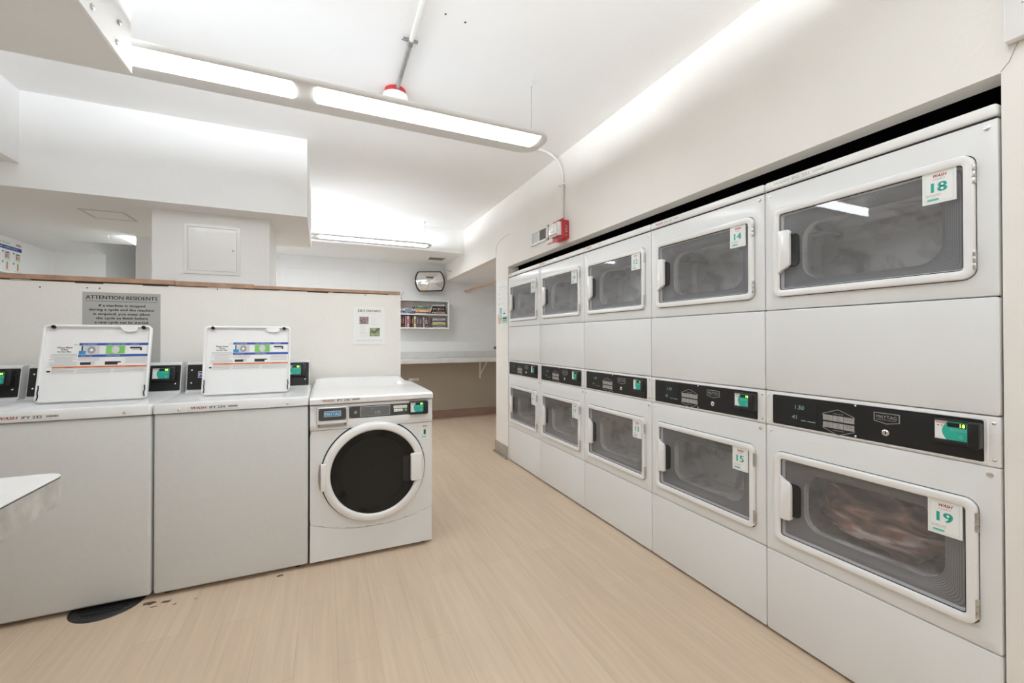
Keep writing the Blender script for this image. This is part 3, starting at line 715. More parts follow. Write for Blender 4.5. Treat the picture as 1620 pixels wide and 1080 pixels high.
    def tx(s, x, z, m, h, w_=None, al='c', bold=0): k.text(s, x-lw/2, lh-(.002+1.215*z), y-.0006, m, h*1.15, w_, al, 0, bold)
    tx('Please Read', .086, .098, 'ink', .0066, .056, bold=.0003); tx('& Use', .086, .107, 'ink', .0060, .025, bold=.0003); tx('Stroke Bar', .086, .1155, 'ink', .0060, .054, bold=.0003)
    tx('save', .128, .085, 'green', .006)
    rr = random.Random(2)
    for j in range(11):
        ww = rr.choice((.10, .11, .07, .09)); q(.086-ww/2, .086+ww/2, .1235+j*.0052, .1248+j*.0052, 'inkg')
    X0, X1 = .140, .422
    q(X0, X1, .076, .0865, 'blue'); q(X0, X1, .126, .1365, 'blue'); q(.046, X1, .1755, .1825, 'orange')
    for x, s_ in ((.150, '1 ADD DETERGENT'), (.248, '2 LOAD CLOTHES EVENLY'), (.345, '3 CLOSE LID')): tx(s_, x, .0835, 'paper', .0042, al='l')
    for x, s_ in ((.145, '4 SELECT CYCLE'), (.248, '5 INSERT PAYMENT')): tx(s_, x, .1335, 'paper', .0042, al='l')
    for x, s_ in ((.11, 'WARNING'), (.23, 'ADVERTENCIA'), (.36, 'AVERTISSEMENT')): tx(s_, x, .181, 'ink', .0038)
    # pictures
    q(.160, .222, .0885, .1225, 'inkl'); k.add([(px-lw/2, y-.0006, lh-(.002+1.215*pz)) for px, pz in circ(.190, .1065, .0165, 20)], [tuple(range(20))], 'inkg'); k.add([(px-lw/2, y-.0009, lh-(.002+1.215*pz)) for px, pz in circ(.190, .1065, .006, 16)], [tuple(range(16))], 'paper')
    q(.141, .168, .1095, .1245, 'blueb', .0004); q(.150, .156, .0885, .1095, 'ink', .0004)
    q(.247, .325, .0885, .1235, 'green'); k.add([(px-lw/2, y-.0006, lh-(.002+1.215*pz)) for px, pz in circ(.286, .1055, .0165, 20)], [tuple(range(20))], 'inkl')
    q(.340, .420, .0885, .1225, 'paper'); q(.345, .392, .0935, .101, 'ink', .0004); q(.352, .396, .101, .109, 'inkl', .0004); q(.388, .396, .096, .110, 'ink', .0006)
    for j in range(3): q(.142, .225, .140+j*.005, .1412+j*.005, 'inkg')
    q(.150, .192, .159, .170, 'ink', .0004); q(.186, .208, .154, .170, 'inkl', .0002); q(.248, .312, .157, .171, 'ink', .0004); q(.30, .322, .163, .171, 'paper', .0006)
    for j in range(5): q(.330, .415, .141+j*.0055, .1424+j*.0055, 'inkg')
    for x0, x1 in ((.046, .138), (.141, .283), (.286, .421)):
        for j in range(4): q(x0, x1-.01*(j % 2), .186+j*.0048, .1874+j*.0048, 'inkg')
    q(.012+.01, .045, .178, .206, 'inkl'); q(.0232, .0438, .1792, .2048, 'paper', .0003); q(.027, .041, .192, .199, 'ink', .0006)
    q(.046, X1, .2055, .2062, 'inkg')
    k.xf(lm); k.build('instruction_label', lo, fix=False)
    return t
t0 = toploader_base()
wx = [-2.468, -3.141, -3.814]
ws_ = [t0, copy_tree(t0), copy_tree(t0)]
for i, t in enumerate(ws_):
    t.location = (wx[i], WF+(0, 0, .0)[i], 0); t['group'] = 'open top loading washers'
    t['label'] = ['white top loading washer with open lid between the round door washer and its twin',
                  'white top loading washer with raised lid standing below the grey residents notice',
                  'white top loading washer at the end of the row, only its console corner showing'][i]
    cs = [k for k in kids(t) if k.name.startswith('console')][0]
    r = reader_mesh(.524, .058, ('02', '03', '04')[i], .112, .082); r.xf(Matrix.Translation((0, -.001, 0)))
    r.xf(Matrix.Translation((0, .475, .9350)) @ Matrix.Rotation(-math.atan2(.030, .157), 4, 'X')); r.build('card_reader', cs)
    if i < 2: asset_strip(.147, .8925, -.0062, ('IFY 234', 'IFY 232')[i], 'ink', 'red').build('asset_sticker', t)

# ---------------------------------------------------------------- front loading washer
def frontloader():
    t = thing('front_load_washer', 'white front loading washer with round smoked glass door and sticker 1', 'washing machine', (-1.795, WF, 0))
    w = .671
    mb = MB(); mb.box(.003, w-.003, .012, .66, .02, .874, 'enamel', .008)
    for x in (.05, w-.05):
        for y in (.06, .6): mb.lathe([(.022, 0), (.024, .008), (.01, .01), (.01, .024)], (x, y, 0), 'z', 'rubber_and_gap_shade', 12)
    mb.build('cabinet', t)
    # curved line between kick panel and front
    def curve(x): u = (x/w-.5)*2; return .171+.060*u*u
    n = 20; xs = [.002+(w-.004)*i/n for i in range(n+1)]
    P = [(x, curve(x)-.0045) for x in reversed(xs)]+[(.002, .022), (w-.002, .022)]
    mb = MB(); mb.plate(P, -.002, .014, 'enamel', .003); mb.build('kick_panel', t)
    cx, cz, R = .339, .483, .284
    top = .7345
    # front skin with the round hole: radial strip to the outline
    N = 96; inner = circ(cx, cz, R-.004, N); outer = []
    for x, z in inner:
        dx, dz = x-cx, z-cz; best = 1e9
        for c_, d_, lo in ((.002, dx, 0), (w-.002, dx, 0)):
            if abs(d_) > 1e-9:
                s_ = (c_-cx)/d_
                if s_ > 0: best = min(best, s_)
        if dz > 0: best = min(best, (top-cz)/dz) if True else best
        else:
            for it in range(200):
                s_ = 1+it*.02
                X = cx+dx*s_
                if cz+dz*s_ < curve(X)+.0005: best = min(best, s_); break
        outer.append((cx+dx*best, cz+dz*best))
    outer = [((min(max(x, .002), w-.002)), z) for x, z in outer]
    mb = MB()
    mb.loft([(outer, .012), (outer, .0), (inner, .0), (inner, .016)], 'enamel')
    mb.build('front_panel', t)
    mb = MB()
    for a, b in zip(xs, xs[1:]): mb.add([(a, .0065, curve(a)-.0065), (b, .0065, curve(b)-.0065), (b, .0065, curve(b)+.0005), (a, .0065, curve(a)+.0005)], [(0, 1, 2, 3)], 'rubber_and_gap_shade')  # dark strip paints in the shade of the gap above the kick panel
    mb.build('gap_shade', t)
    mb = MB(); mb.loft([(circ(cx, cz, R+.0035, N), -.0004), (circ(cx, cz, R+.0035, N), -.0012), (circ(cx, cz, R-.004, N), -.0012), (circ(cx, cz, R-.004, N), .02)], 'rubber_and_gap_shade'); mb.build('door_seal', t)
    # door ring
    mb = MB(); prof = [(R-.003, .0), (R-.003, -.018), (R-.007, -.027), (R-.018, -.033), (R-.036, -.035), (R-.042, -.033), (R-.048, -.026), (R-.049, -.010)]
    mb.lathe(prof, (cx, 0, cz), 'y', 'enamel2', 96, cap=False); dr = mb.build('door', t)
    mb = MB(); prof = [(R-.0485, -.024), (R-.07, -.027), (R-.12, -.029), (.08, -.030), (.001, -.030)]
    mb.lathe(prof, (cx, 0, cz), 'y', 'wglass', 64, cap=False); mb.build('smoked_glass', dr)
    # inner drum seen faintly
    mb = MB(); mb.lathe([(R-.05, -.005), (.19, .012), (.185, .05), (.24, .06), (.24, .36), (.05, .37), (.001, .36)], (cx, 0, cz), 'y', 'drum', 64, cap=False); mb.build('drum', t)
    # handle
    h = MB(); P = rrect(cx+.196, cx+.262, cz-.076, cz+.082, .010, 4); h.loft([(P, -.024), (P, -.044), (inset(P, .003), -.048), (inset(P, .007), -.049)], 'enamel2', cap0=True, cap1=True, smooth=True); h.build('handle', dr)
    h = MB(); P = rrect(cx+.150, cx+.196, cz-.072, cz+.074, .009, 3); h.loft([(P, -.026), (P, -.034), (inset(P, .006), -.034), (inset(P, .006), -.030)], 'blackp', cap1=True); h.box(cx+.150, cx+.196, -.036, -.030, cz-.074, cz-.060, 'blackp', .002); h.build('finger_recess', dr)
    h = MB(); a = [(cx+(R+.004)*math.cos(q), -.010, cz+.0+(R+.004)*math.sin(q)) for q in [PI-.24+.048*i for i in range(11)]]
    h.tube(a, .009, 'metal', 8); h.box(cx-R+.000, cx-R+.028, -.037, -.012, cz-.072, cz+.073, 'enamel2', .005); h.build('hinge', dr)
    # console
    mb = MB(); prof = [(.014, .736), (-.004, .738), (-.010, .752), (-.011, .775), (-.004, .800), (-.004, .872), (.014, .872)]
    n = len(prof); vs = [(x, p[0], p[1]) for x in (.002, w-.002) for p in prof]
    mb.add(vs, [(i, (i+1) % n, n+(i+1) % n, n+i) for i in range(n)]+[tuple(range(n)), tuple(range(2*n-1, n-1, -1))], 'enamel', False); cs = mb.build('console', t)
    mb = MB(); P = rrect(.033, .192, .750, .866, .012, 4); mb.loft([(P, -.003), (P, -.0125), (inset(P, .0025), -.0125), (inset(P, .004), -.006)], 'inkl', cap1=False)
    mb.plate(inset(P, .003), -.010, -.002, 'plast'); mb.quad(.040, .186, .752, .766, -.0128, 'inkg')
    P = rrect(.037, .188, .770, .863, .010, 4); mb.plate(P, -.019, -.008, 'enamel2', .004); mb.lathe([(.004, -.019), (.004, -.0195)], (.045, 0, .766), 'y', 'rubber_and_gap_shade', 8); mb.lathe([(.004, -.0), (.004, -.0195)], (.18, 0, .766), 'y', 'rubber_and_gap_shade', 8)
    dw = mb.build('dispenser_drawer', t)
    mb = MB(); mb.plate(rrect(.044, .184, .790, .857, .003, 3), -.0215, -.018, 'dgray', .001); mb.plate(rrect(.072, .157, .811, .841, .003, 3), -.0225, -.020, 'plast'); mb.plate(rrect(.0745, .1545, .813, .839, .003, 3), -.023, -.020, 'blueb')
    mb.text('MAYTAG', .1145, .8175, -.0235, 'plast', .0165, .074, bold=.0006)
    mb.build('badge', dw); screws(dw, [(x, -.0215, z, .003) for x in (.050, .178) for z in (.796, .851)])
    mb = MB(); mb.plate(rrect(.200, .560, .790, .857, .003, 3), -.0075, -.003, 'dgray', .001)
    screws(cs, [(.206, -.0075, z, .003) for z in (.796, .851)])
    for a in ((.227, .241, .816, .8175), (.227, .241, .8295, .831), (.227, .2285, .816, .831), (.2395, .241, .816, .831)): mb.quad(*a, -.008, 'inkl')
    mb.quad(.231, .237, .820, .826, -.008, 'inkl'); mb.build('fascia', cs)
    mb = MB(); mb.plate(rrect(.257, .422, .797, .853, .002, 2), -.0095, -.006, 'silver', .001); mb.plate(rrect(.2595, .4195, .7995, .8505, .002, 2), -.010, -.007, 'lcd')
    mb.text('1.75', .352, .810, -.0105, 'inkl', .014); mb.text('PRICE', .325, .838, -.0105, 'inkl', .004)
    for a in ((.263, .270, .835, .8362), (.263, .270, .842, .8432), (.263, .2642, .835, .8432), (.2688, .270, .835, .8432)): mb.quad(*a, -.0105, 'inkg')
    mb.build('display', cs)
    for x in (.441, .4675, .494):
        mb = MB(); mb.plate(rrect(x, x+.0255, .831, .847, .002, 2), -.0105, -.006, 'plast', .001); mb.quad(x+.005, x+.02, .838, .8395, -.011, 'inkg'); mb.build('button', cs)
    for x in (.443, .4695):
        mb = MB(); mb.plate(rrect(x, x+.0255, .812, .827, .002, 2), -.0105, -.006, 'plast', .001); mb.quad(x+.005, x+.02, .818, .8195, -.011, 'inkg'); mb.build('button', cs)
    mb = MB(); mb.lathe([(.0075, -.006), (.0075, -.0105), (.006, -.012)], (.511, 0, .8195), 'y', 'green', 16); mb.build('start_button', cs)
    r = reader_mesh(.532, .788, '01', .106, .080); r.xf(Matrix.Translation((0, -.007, 0))); r.build('card_reader', cs)
    s = sticker(.594, .727, '1', .062, .092, .0002); s.build('number_sticker', t)
    # top with a raised swell at the back
    mb = MB(); pr = [(-.012, .8775), (-.018, .884), (-.018, .906), (-.010, .915), (.02, .919), (.40, .920), (.47, .925), (.53, .952), (.565, .968), (.60, .972), (.66, .970), (.665, .955), (.665, .8775)]
    n = len(pr); cols = [0, .006, .02, .05, .08, .11, w-.14, w-.10, w-.06, w-.02, w-.006, w]
    k = [0, 0, .0, .35, .85, 1, 1, .85, .35, 0, 0, 0]
    k = [.0, .25, .8, .97, 1, 1, 1, .93, .25, .05, 0, 0]; vs = []
    for x, kk in zip(cols, k):
        for p in pr:
            z = p[1]
            if z > .92: z = .920+(z-.920)*kk
            ex = .0 if 0 < cols.index(x) < len(cols)-1 else -.004
            vs.append((x, p[0], z+(ex if z > .9 else 0)))
    fs = [(i*n+j, i*n+(j+1) % n, (i+1)*n+(j+1) % n, (i+1)*n+j) for i in range(len(cols)-1) for j in range(n)]+[tuple(range(n)), tuple(range((len(cols)-1)*n, len(cols)*n))]
    mb.add(vs, fs, 'enamel2', True); mb.build('top', t)
    asset_strip(.060, .893, -.0185, 'IFY 236', 'ink', 'red', 1.0).build('asset_sticker', t)
    return t
frontloader()

# ---------------------------------------------------------------- laundry table corner
t = thing('laundry_table', 'white laminate laundry table with worn edge, its rounded corner showing before the washers', 'table', (-2.316, .925, 0))
mb = MB()
def slab(z0, z1, m, d=0.):
    p = rrect(-1.5+d, -d, -1.6+d, -d, (.045-d, .03, .03, .03), 8); n = len(p)
    mb.add([(a, b, z0) for a, b in p]+[(a, b, z1) for a, b in p], [(i, (i+1) % n, n+(i+1) % n, n+i) for i in range(n)]+[tuple(range(n)), tuple(range(n, 2*n))], m)
slab(.8325, .896, 'worn'); slab(.8961, .8990, 'ink', .0004); slab(.899, .901, 'lamin', .0)
mb.build('tabletop', t)
for x in (-1.42, -.16):
    for y in (-1.5, -.16):
        mb = MB(); mb.box(x-.025, x+.025, y-.025, y+.025, .01, .8325, 'paintpipe', .004); mb.box(x-.03, x+.03, y-.03, y+.03, 0, .012, 'rubber_and_gap_shade', .002); mb.build('leg', t)

# ---------------------------------------------------------------- signs, posters
mb = MB(); x0, x1, z0, z1 = -3.0, -2.641, 1.02, 1.512; y = PY-.0035
mb.box(x0, x1, y, PY-.0005, z0, z1, 'paperg'); y -= .0005
mb.text('ATTENTION RESIDENTS', (x0+x1)/2, 1.4715, y, 'ink', .0215, .330, bold=.0006); mb.quad(x0+.014, x1-.014, 1.4585, 1.4605, y, 'ink')
for i, s in enumerate(['If a machine is stopped', 'during a cycle and the machine', 'is emptied, you must allow', 'the cycle to finish before', 'a new cycle can be started.']):
    mb.text(s, (x0+x1)/2, 1.4285-.0248*i, y, 'ink', .0142, [.212, .300, .262, .238, .250][i], bold=.0007)
o = mb.build('notice', fix=False); tag(o, 'grey ATTENTION RESIDENTS notice on the cream half wall behind a raised washer lid', 'sign')
mb = MB(); x0, x1, z0, z1 = -1.531, -1.313, 1.197, 1.471; y = PY-.0025
P = []; nn = 8
vs = []
for i in range(nn+1):
    x = x0+(x1-x0)*i/nn; vs += [(x, y-.004*abs(i/nn-.5)**2*4, z0), (x, y, z0+.03), (x, y, z1)]
mb.add(vs, [(3*i+k, 3*i+3+k, 3*i+4+k, 3*i+1+k) for i in range(nn) for k in (0, 1)], 'paper'); y -= .0008
mb.quad(x0+.012, x1-.016, 1.404, 1.459, y, 'inkl') if False else None
mb.text('230 E ONTARIO', (x0+x1)/2, 1.433, y, 'ink', .0165, .160, bold=.0003); mb.text('RESIDENT NEWSLETTER', (x0+x1)/2, 1.419, y, 'inkl', .0055, .10)
mb.quad(x0+.014, x1-.014, 1.4055, 1.4062, y, 'inkl')
mb.quad(x0+.040, x0+.103, 1.344, 1.398, y, 'pinkp'); mb.quad(x0+.112, x0+.182, 1.256, 1.316, y, 'greenp')
rr = random.Random(4)
for j in range(9): mb.quad(x0+.046, x0+.046+rr.uniform(.03, .055), 1.334-j*.010, 1.3355-j*.010, y, 'inkl')
for j in range(8): mb.quad(x0+.118, x0+.118+rr.uniform(.03, .055), 1.392-j*.0085, 1.3932-j*.0085, y, 'inkl')
for j in range(10): mb.quad(x0+.018+j*.019, x0+.030+j*.019, 1.222, 1.2275, y, 'inkl')
o = mb.build('flyer', fix=False); tag(o, 'white paper flyer with pink and green photos pinned to the cream half wall', 'poster')

# poster on the pillar (faces -X): build in local XZ then turn
def on_wall_x(mb, y_left, x=-.0005):
    return mb.xf(Matrix.Translation((x, y_left, 0)) @ Matrix.Rotation(-PI/2, 4, 'Z'))
mb = MB(); w_, z0, z1 = .272, 1.392, 1.838; mb.box(0, w_, -.002, 0, z0, z1, 'paper'); y = -.0026
mb.text('LAUNDRY', w_/2, z1-.032, y, 'tealp', .010, .08); mb.text('How To Get Started', w_/2, z1-.062, y, 'skyb', .016, .20); mb.quad(.01, w_-.01, z1-.084, z1-.082, y, 'skyb')
for j in range(3):
    zc = z1-.125-.052*j; mb.add([(a, y, b) for a, b in circ(.042, zc, .012, 16)], [tuple(range(16))], 'tealp'); mb.text(str(j+1), .042, zc-.006, y-.0005, 'teal', .011)
    for q in range(3): mb.quad(.078, .10, zc+.012-q*.012, zc+.016-q*.012, y, 'inkl')
    for q in range(4): mb.quad(.135, .135+rr.uniform(.05, .1), zc+.012-q*.009, zc+.0135-q*.009, y, 'inkl')
mb.plate(rrect(.063, .118, z0+.055, z0+.170, .006, 3), y-.0006, y, 'ink'); mb.quad(.066, .115, z0+.115, z0+.165, y-.001, 'skyb'); mb.quad(.066, .115, z0+.06, z0+.115, y-.001, 'tealp')
mb.add([(a, y, b) for a, b in [(.02, z0+.002), (.10, z0+.002), (.125, z0+.05), (.095, z0+.075), (.06, z0+.06), (.03, z0+.12), (.015, z0+.10)]], [tuple(range(7))], 'skin')
mb.plate(rrect(.13, w_-.004, z0+.004, z0+.078, .02, 4), y-.0004, y, 'tealp'); mb.text('GET THE APP', .20, z0+.085+.045, y, 'inkg', .010, .085)
mb.quad(.16, .21, z0+.103, z0+.115, y, 'ink'); mb.plate(rrect(.15, .252, z0+.050, z0+.066, .003, 2), y-.001, y-.0002, 'ink'); mb.plate(rrect(.15, .252, z0+.028, z0+.044, .003, 2), y-.001, y-.0002, 'inkg')
on_wall_x(mb, 3.724); o = mb.build('instruction_poster', fix=False); tag(o, 'narrow white poster with teal icons and a phone on the cream pillar', 'poster')
# poster on the far left wall (faces +X)
mb = MB(); w_, z1, z0 = .62, 2.105, 1.50; mb.box(0, w_, -.002, 0, z0, z1, 'paper'); y = -.0026
mb.text('WASH', w_-.050, z1-.036, y, 'red', .020, .068, shear=.3, bold=.001); mb.text('Laundry Made Simple', .30, z1-.032, y, 'green', .014, .32, bold=.0005)
mb.quad(.01, w_-.004, z1-.083, z1-.050, y, 'blue'); mb.text('HOW TO START A MACHINE', w_/2+.04, z1-.073, y-.0005, 'paper', .014, .42, bold=.0005)
for cx_ in (w_-.055, w_-.195, w_-.335, w_-.475):
    for r_ in range(2):
        zc = z1-.135-.090*r_; mb.add([(a, y, b) for a, b in circ(cx_-.055, zc+.028, .009, 12)], [tuple(range(12))], 'blue')
        if r_ == 0:
            mb.quad(cx_-.032, cx_+.032, zc-.03, zc+.032, y, 'inkl'); mb.quad(cx_-.022, cx_+.022, zc+.02, zc+.028, y-.0005, 'ink')
            for q, c_ in enumerate(('red', 'orange', 'green')): mb.quad(cx_-.022+.016*q, cx_-.012+.016*q, zc-.022, zc+.010, y-.0005, c_)
        else:
            mb.quad(cx_-.010, cx_+.010, zc-.030, zc+.010, y, 'orange'); mb.add([(a, y-.0005, b) for a, b in circ(cx_, zc+.022, .013, 12)], [tuple(range(12))], 'green')
        mb.quad(cx_-.04, cx_+.04, zc-.040, zc-.0375, y, 'inkg')
mb.quad(0, w_, z1-.315, z1-.288, y, 'teal'); mb.text('NOTES', w_-.16, z1-.307, y-.0005, 'paper', .013)
mb.quad(.02, w_-.02, z1-.58, z1-.33, y, 'tealp')
mb.xf(Matrix.Translation((LEFT+.0005, 4.815-w_, 0)) @ Matrix.Rotation(PI/2, 4, 'Z')); o = mb.build('laundry_poster', fix=False)
tag(o, 'white laundry poster with blue banner on the wall beyond the half wall', 'poster')

# ---------------------------------------------------------------- fittings on the header wall
t = thing('speaker_grille', 'white framed wall grille with two mesh squares beside the red fire alarm', 'wall grille', (0, 2.897, 2.07), -PI/2)
w_, h_ = .318, .122; sk = Matrix.Identity(4)
mb = MB(); I1 = None
for a, b in ((0, .030), (w_/2-.008, w_/2+.008), (w_-.030, w_)): mb.box(a, b, -.014, 0, 0, h_, 'plast', .0015, 1)
mb.box(.0, w_, -.014, 0, 0, .018, 'plast', .0015, 1); mb.box(.0, w_, -.014, 0, h_-.018, h_, 'plast', .0015, 1)
mb.build('frame', t); screws(t, [(.014, -.014, h_/2, .004), (w_-.014, -.014, h_/2, .004)])
mb = MB(); mb.box(.03, w_/2-.008, -.007, -.001, .018, h_-.018, 'inkl'); mb.build('light_mesh', t)['label'] = 'pale grey mesh square'
mb = MB(); mb.box(w_/2+.008, w_-.03, -.007, -.001, .018, h_-.018, 'ventdark'); mb.build('dark_mesh', t)['label'] = 'dark mesh square'
# fire alarm horn strobe
t = thing('fire_alarm', 'red and white fire alarm horn strobe at the foot of the wall conduit', 'fire alarm', (0, 2.41, 2.0), -PI/2)
mb = MB(); mb.box(0.0, .150, -.050, 0, .005, .150, 'pred', .006)
mb.box(.028, .122, -.0515, -.049, .012, .14, 'pred', .004); mb.build('back_box', t)
mb = MB(); mb.box(-.005, .155, -.060, -.050, -.002, .160, 'pred', .003); mb.add([(-.005, -.055, .0), (.155, -.055, 0), (.155, -.105, -.022), (-.005, -.105, -.022), (-.005, -.055, .008), (.155, -.055, .008), (.155, -.105, -.012), (-.005, -.105, -.012)], [(0, 1, 2, 3), (4, 5, 6, 7), (0, 1, 5, 4), (1, 2, 6, 5), (2, 3, 7, 6), (3, 0, 4, 7)], 'pred'); mb.build('face_plate', t)
mb = MB(); mb.box(.012, .138, -.090, -.060, .030, .135, 'plast', .004)
mb.text('FIRE', 0, 0, 0, 'red', .0, .0) if False else None; mb.build('horn', t)
mb = MB(); mb.box(.025, .125, -.112, -.090, .040, .125, 'lens', .006); mb.box(.04, .11, -.118, -.110, .06, .105, 'lens', .004); mb.build('strobe_lens', t)
mb = MB(); mb.text('FIRE', 0, 0, 0, 'paper', .022, .095, bold=.001)
mb.xf(Matrix.Translation((.1508, -.016, .078)) @ Matrix.Rotation(PI/2, 4, 'Z') @ Matrix.Rotation(-PI/2, 4, 'Y') @ Matrix.Rotation(0, 4, 'X')); mb.build('lettering', t, fix=False)
# conduit from the pendant along the ceiling and down to the alarm
mb = MB(); y_ = 2.335; zt = H-.016; pts = [(-1.26, y_, zt), (-.20, y_, zt)]
for k in range(1, 9):
    a = k/8*PI/2; pts.append((-.20+.185*math.sin(a), y_, zt-.185*(1-math.cos(a))))
pts += [(-.015, y_, 2.30), (-.015, y_, 2.150)]
mb.tube(pts, .0105, 'paintpipe', 12)
o = mb.build('conduit'); tag(o, 'white painted conduit bending from the ceiling down the wall to the fire alarm', 'conduit')
c1 = MB(); c1.box(-.030, -.001, y_-.030, y_+.030, 2.44, 2.452, 'paintpipe', .001, 1); c1.tube([(-.015, y_, 2.425), (-.015, y_, 2.465)], .0135, 'paintpipe', 12); c1.tube([(-.020, y_+.026, 2.446), (-.034, y_+.026, 2.446)], .003, 'metal', 6)
c1.build('clamp', o); c1 = MB(); c1.tube([(-.015, y_, 2.34), (-.015, y_, 2.395)], .0135, 'paintpipe', 12); c1.tube([(-.015, y_+.012, 2.352), (-.015, y_+.020, 2.352)], .003, 'metal', 6); c1.tube([(-.015, y_+.012, 2.385), (-.015, y_+.020, 2.385)], .003, 'metal', 6); c1.build('coupling', o)
# ceiling conduit to the heat detector
mb = MB(); mb.tube([(-1.34, -2.4, H-.016), (-1.34, 1.55, H-.016)], .0115, 'paintpipe', 12); mb.tube([(-1.34, 1.55, H-.016), (-1.34, 1.955, H-.016)], .0115, 'galv', 12)
o = mb.build('ceiling_conduit'); tag(o, 'straight metal conduit running across the ceiling to the round detector', 'conduit')
c1 = MB(); c1.tube([(-1.34, 1.535, H-.016), (-1.34, 1.575, H-.016)], .0145, 'galv', 12); c1.box(-1.375, -1.305, 1.55, 1.562, H-.012, H-.001, 'galv'); c1.tube([(-1.37, 1.556, H-.005), (-1.385, 1.53, H-.03)], .003, 'metal', 6); c1.build('clamp', o)
t = thing('smoke_detector', 'white round ceiling detector with red base seen over the long pendant light', 'smoke detector', (-1.343, 2.02, H))
mb = MB(); mb.lathe([(.060, -.0005), (.062, -.020), (.058, -.028)], (0, 0, 0), 'z', 'pred', 32); mb.build('base', t)
mb = MB(); mb.lathe([(.040, -.026), (.070, -.032), (.074, -.042), (.072, -.056), (.062, -.064), (.045, -.068), (.042, -.078), (.03, -.084), (.001, -.086)], (0, 0, 0), 'z', 'plast', 36); mb.build('head', t)

# electrical panel top right
t = thing('wall_panel', 'white metal cover plate with screws high on the wall by the nearest dryer', 'electrical panel', (0, -.019, 2.043), -PI/2)
mb = MB(); mb.box(0, .5, -.030, 0, 0, .62, 'enamel2', .002); mb.build('cover', t)
for x in (.035, .465):
    for z in (.09, .53): mb = MB(); screw(mb, x, -.030, z, .006); mb.build('screw', t)

# sprinkler head on the beam, soffit vent
t = thing('sprinkler_head', 'small brass sprinkler head on the cream beam beside the mirror', 'sprinkler', (0, 5.52, 2.23), -PI/2)
mb = MB(); mb.lathe([(.032, 0), (.032, -.004), (.024, -.010)], (0, 0, 0), 'y', 'plast', 20); mb.build('escutcheon', t)
mb = MB(); mb.lathe([(.009, -.008), (.009, -.03), (.005, -.05)], (0, 0, 0), 'y', 'metal', 12); mb.tube([(.014, -.02, 0), (.016, -.04, 0), (.004, -.06, 0)], .003, 'metal', 6); mb.tube([(-.014, -.02, 0), (-.016, -.04, 0), (-.004, -.06, 0)], .003, 'metal', 6); mb.box(-.018, .018, -.064, -.060, -.004, .020, 'metal', .001, 1); mb.build('nozzle', t)
t = thing('ceiling_vent', 'dark louvred vent in the white soffit above the mirror', 'vent', (-.26, 5.42, 2.385))
mb = MB()
for q in ((-.12, .12, -.11, -.098), (-.12, .12, .098, .11), (-.12, -.108, -.11, .11), (.108, .12, -.11, .11)): mb.box(*q, -.008, 0, 'paintpipe')
mb.build('frame', t); mb = MB(); mb.box(-.108, .108, -.098, .098, -.001, 0, 'ventdark')
for k in range(9): mb.box(-.108, .108, -.09+.022*k, -.084+.022*k, -.007, -.001, 'inkg')
mb.build('louvre', t)

# ---------------------------------------------------------------- mirror, rod, counter, bookcase, books
t = thing('convex_mirror', 'black rimmed convex security mirror high in the back corner', 'mirror', (-.262, 5.80, 2.103))
t.rotation_euler = (math.radians(-3), math.radians(-3.5), math.radians(-3))
def mshape(k, n=6):
    # stadium-like: straight top and bottom, bowed sides
    w2, h2 = .218*k, .146*k; P = []
    for i in range(n*2+1): a = -PI/3.2+2*PI/3.2*i/(2*n); P.append((w2-.115*k+.115*k*math.cos(a)*1.0+0, h2*math.sin(a)/math.sin(PI/3.2)))
    for i in range(n*2+1): a = PI-PI/3.2+2*PI/3.2*i/(2*n); P.append((-w2+.115*k+.115*k*math.cos(a), h2*math.sin(a)/math.sin(PI/3.2)))
    return P
mb = MB(); L = [(mshape(q), -.055*(1-q*q*.95)-.004) for q in (.97, .85, .7, .55, .4, .25, .12, .02)]
mb.loft(L, 'mirror', cap1=True, smooth=True); mb.build('mirror_face', t)
mb = MB(); mb.loft([(mshape(1.03), .012), (mshape(1.03), -.010), (mshape(1.0), -.016), (mshape(.955), -.014), (mshape(.955), -.002)], 'rubber_and_gap_shade', smooth=True, cap0=True); mb.build('rim', t)
mb = MB(); mb.tube([(0, .012, 0), (0, .115, .0)], .012, 'metal', 10); mb.build('bracket', t)
mb = MB(); mb.tube([(.336, YB-.004, 1.99), (.336, 3.79, 1.99)], .017, 'rod', 14); o = mb.build('closet_rod'); tag(o, 'wooden hanging rod across the alcove below its low ceiling', 'rail')
mb = MB(); mb.box(-2.9, 1.29, 5.40, YB-.008, .915, .938, 'counter', .002, 1); mb.box(-2.9, 1.29, 5.385, 5.40, .888, .940, 'counter', .002, 1)
o = thing('folding_counter', 'long pale painted counter shelf fixed to the back wall', 'counter', (0, 5.66, .93)); q = mb.xf(Matrix.Translation((0, -5.66, -.93))).build('worktop', o)
mb = MB(); mb.box(-2.9, 1.29, YB-.024, YB-.001, .939, 1.036, 'counter', .002, 1); mb.xf(Matrix.Translation((0, -5.66, -.93))).build('backsplash', o)
for x in (-.95, .58):
    mb = MB(); mb.box(x-.012, x+.012, YB-.40, YB-.010, .895, .912, 'paintpipe'); mb.box(x-.012, x+.012, YB-.018, YB-.008, .60, .91, 'paintpipe')
    mb.tube([(x-.0, YB-.36, .90), (x, YB-.02, .64)], .008, 'paintpipe', 8); mb.xf(Matrix.Translation((0, -5.66, -.93))).build('bracket', o)
t = thing('wall_outlet', 'small white cable raceway on the tan wall under the counter', 'outlet', (-.46, YB-.006, .62))
mb = MB(); mb.box(-.10, .055, -.012, 0, -.02, .016, 'plast', .003, 1); mb.build('body', t); mb = MB(); mb.box(-.03, .05, -.014, -.0115, -.012, .008, 'inkl'); mb.build('cover', t)
t = thing('wall_knob', 'small dark hook on the alcove wall just above the counter end', 'knob', (.845, YB-.001, 1.085))  # knob shape made up for an unidentified dark spot
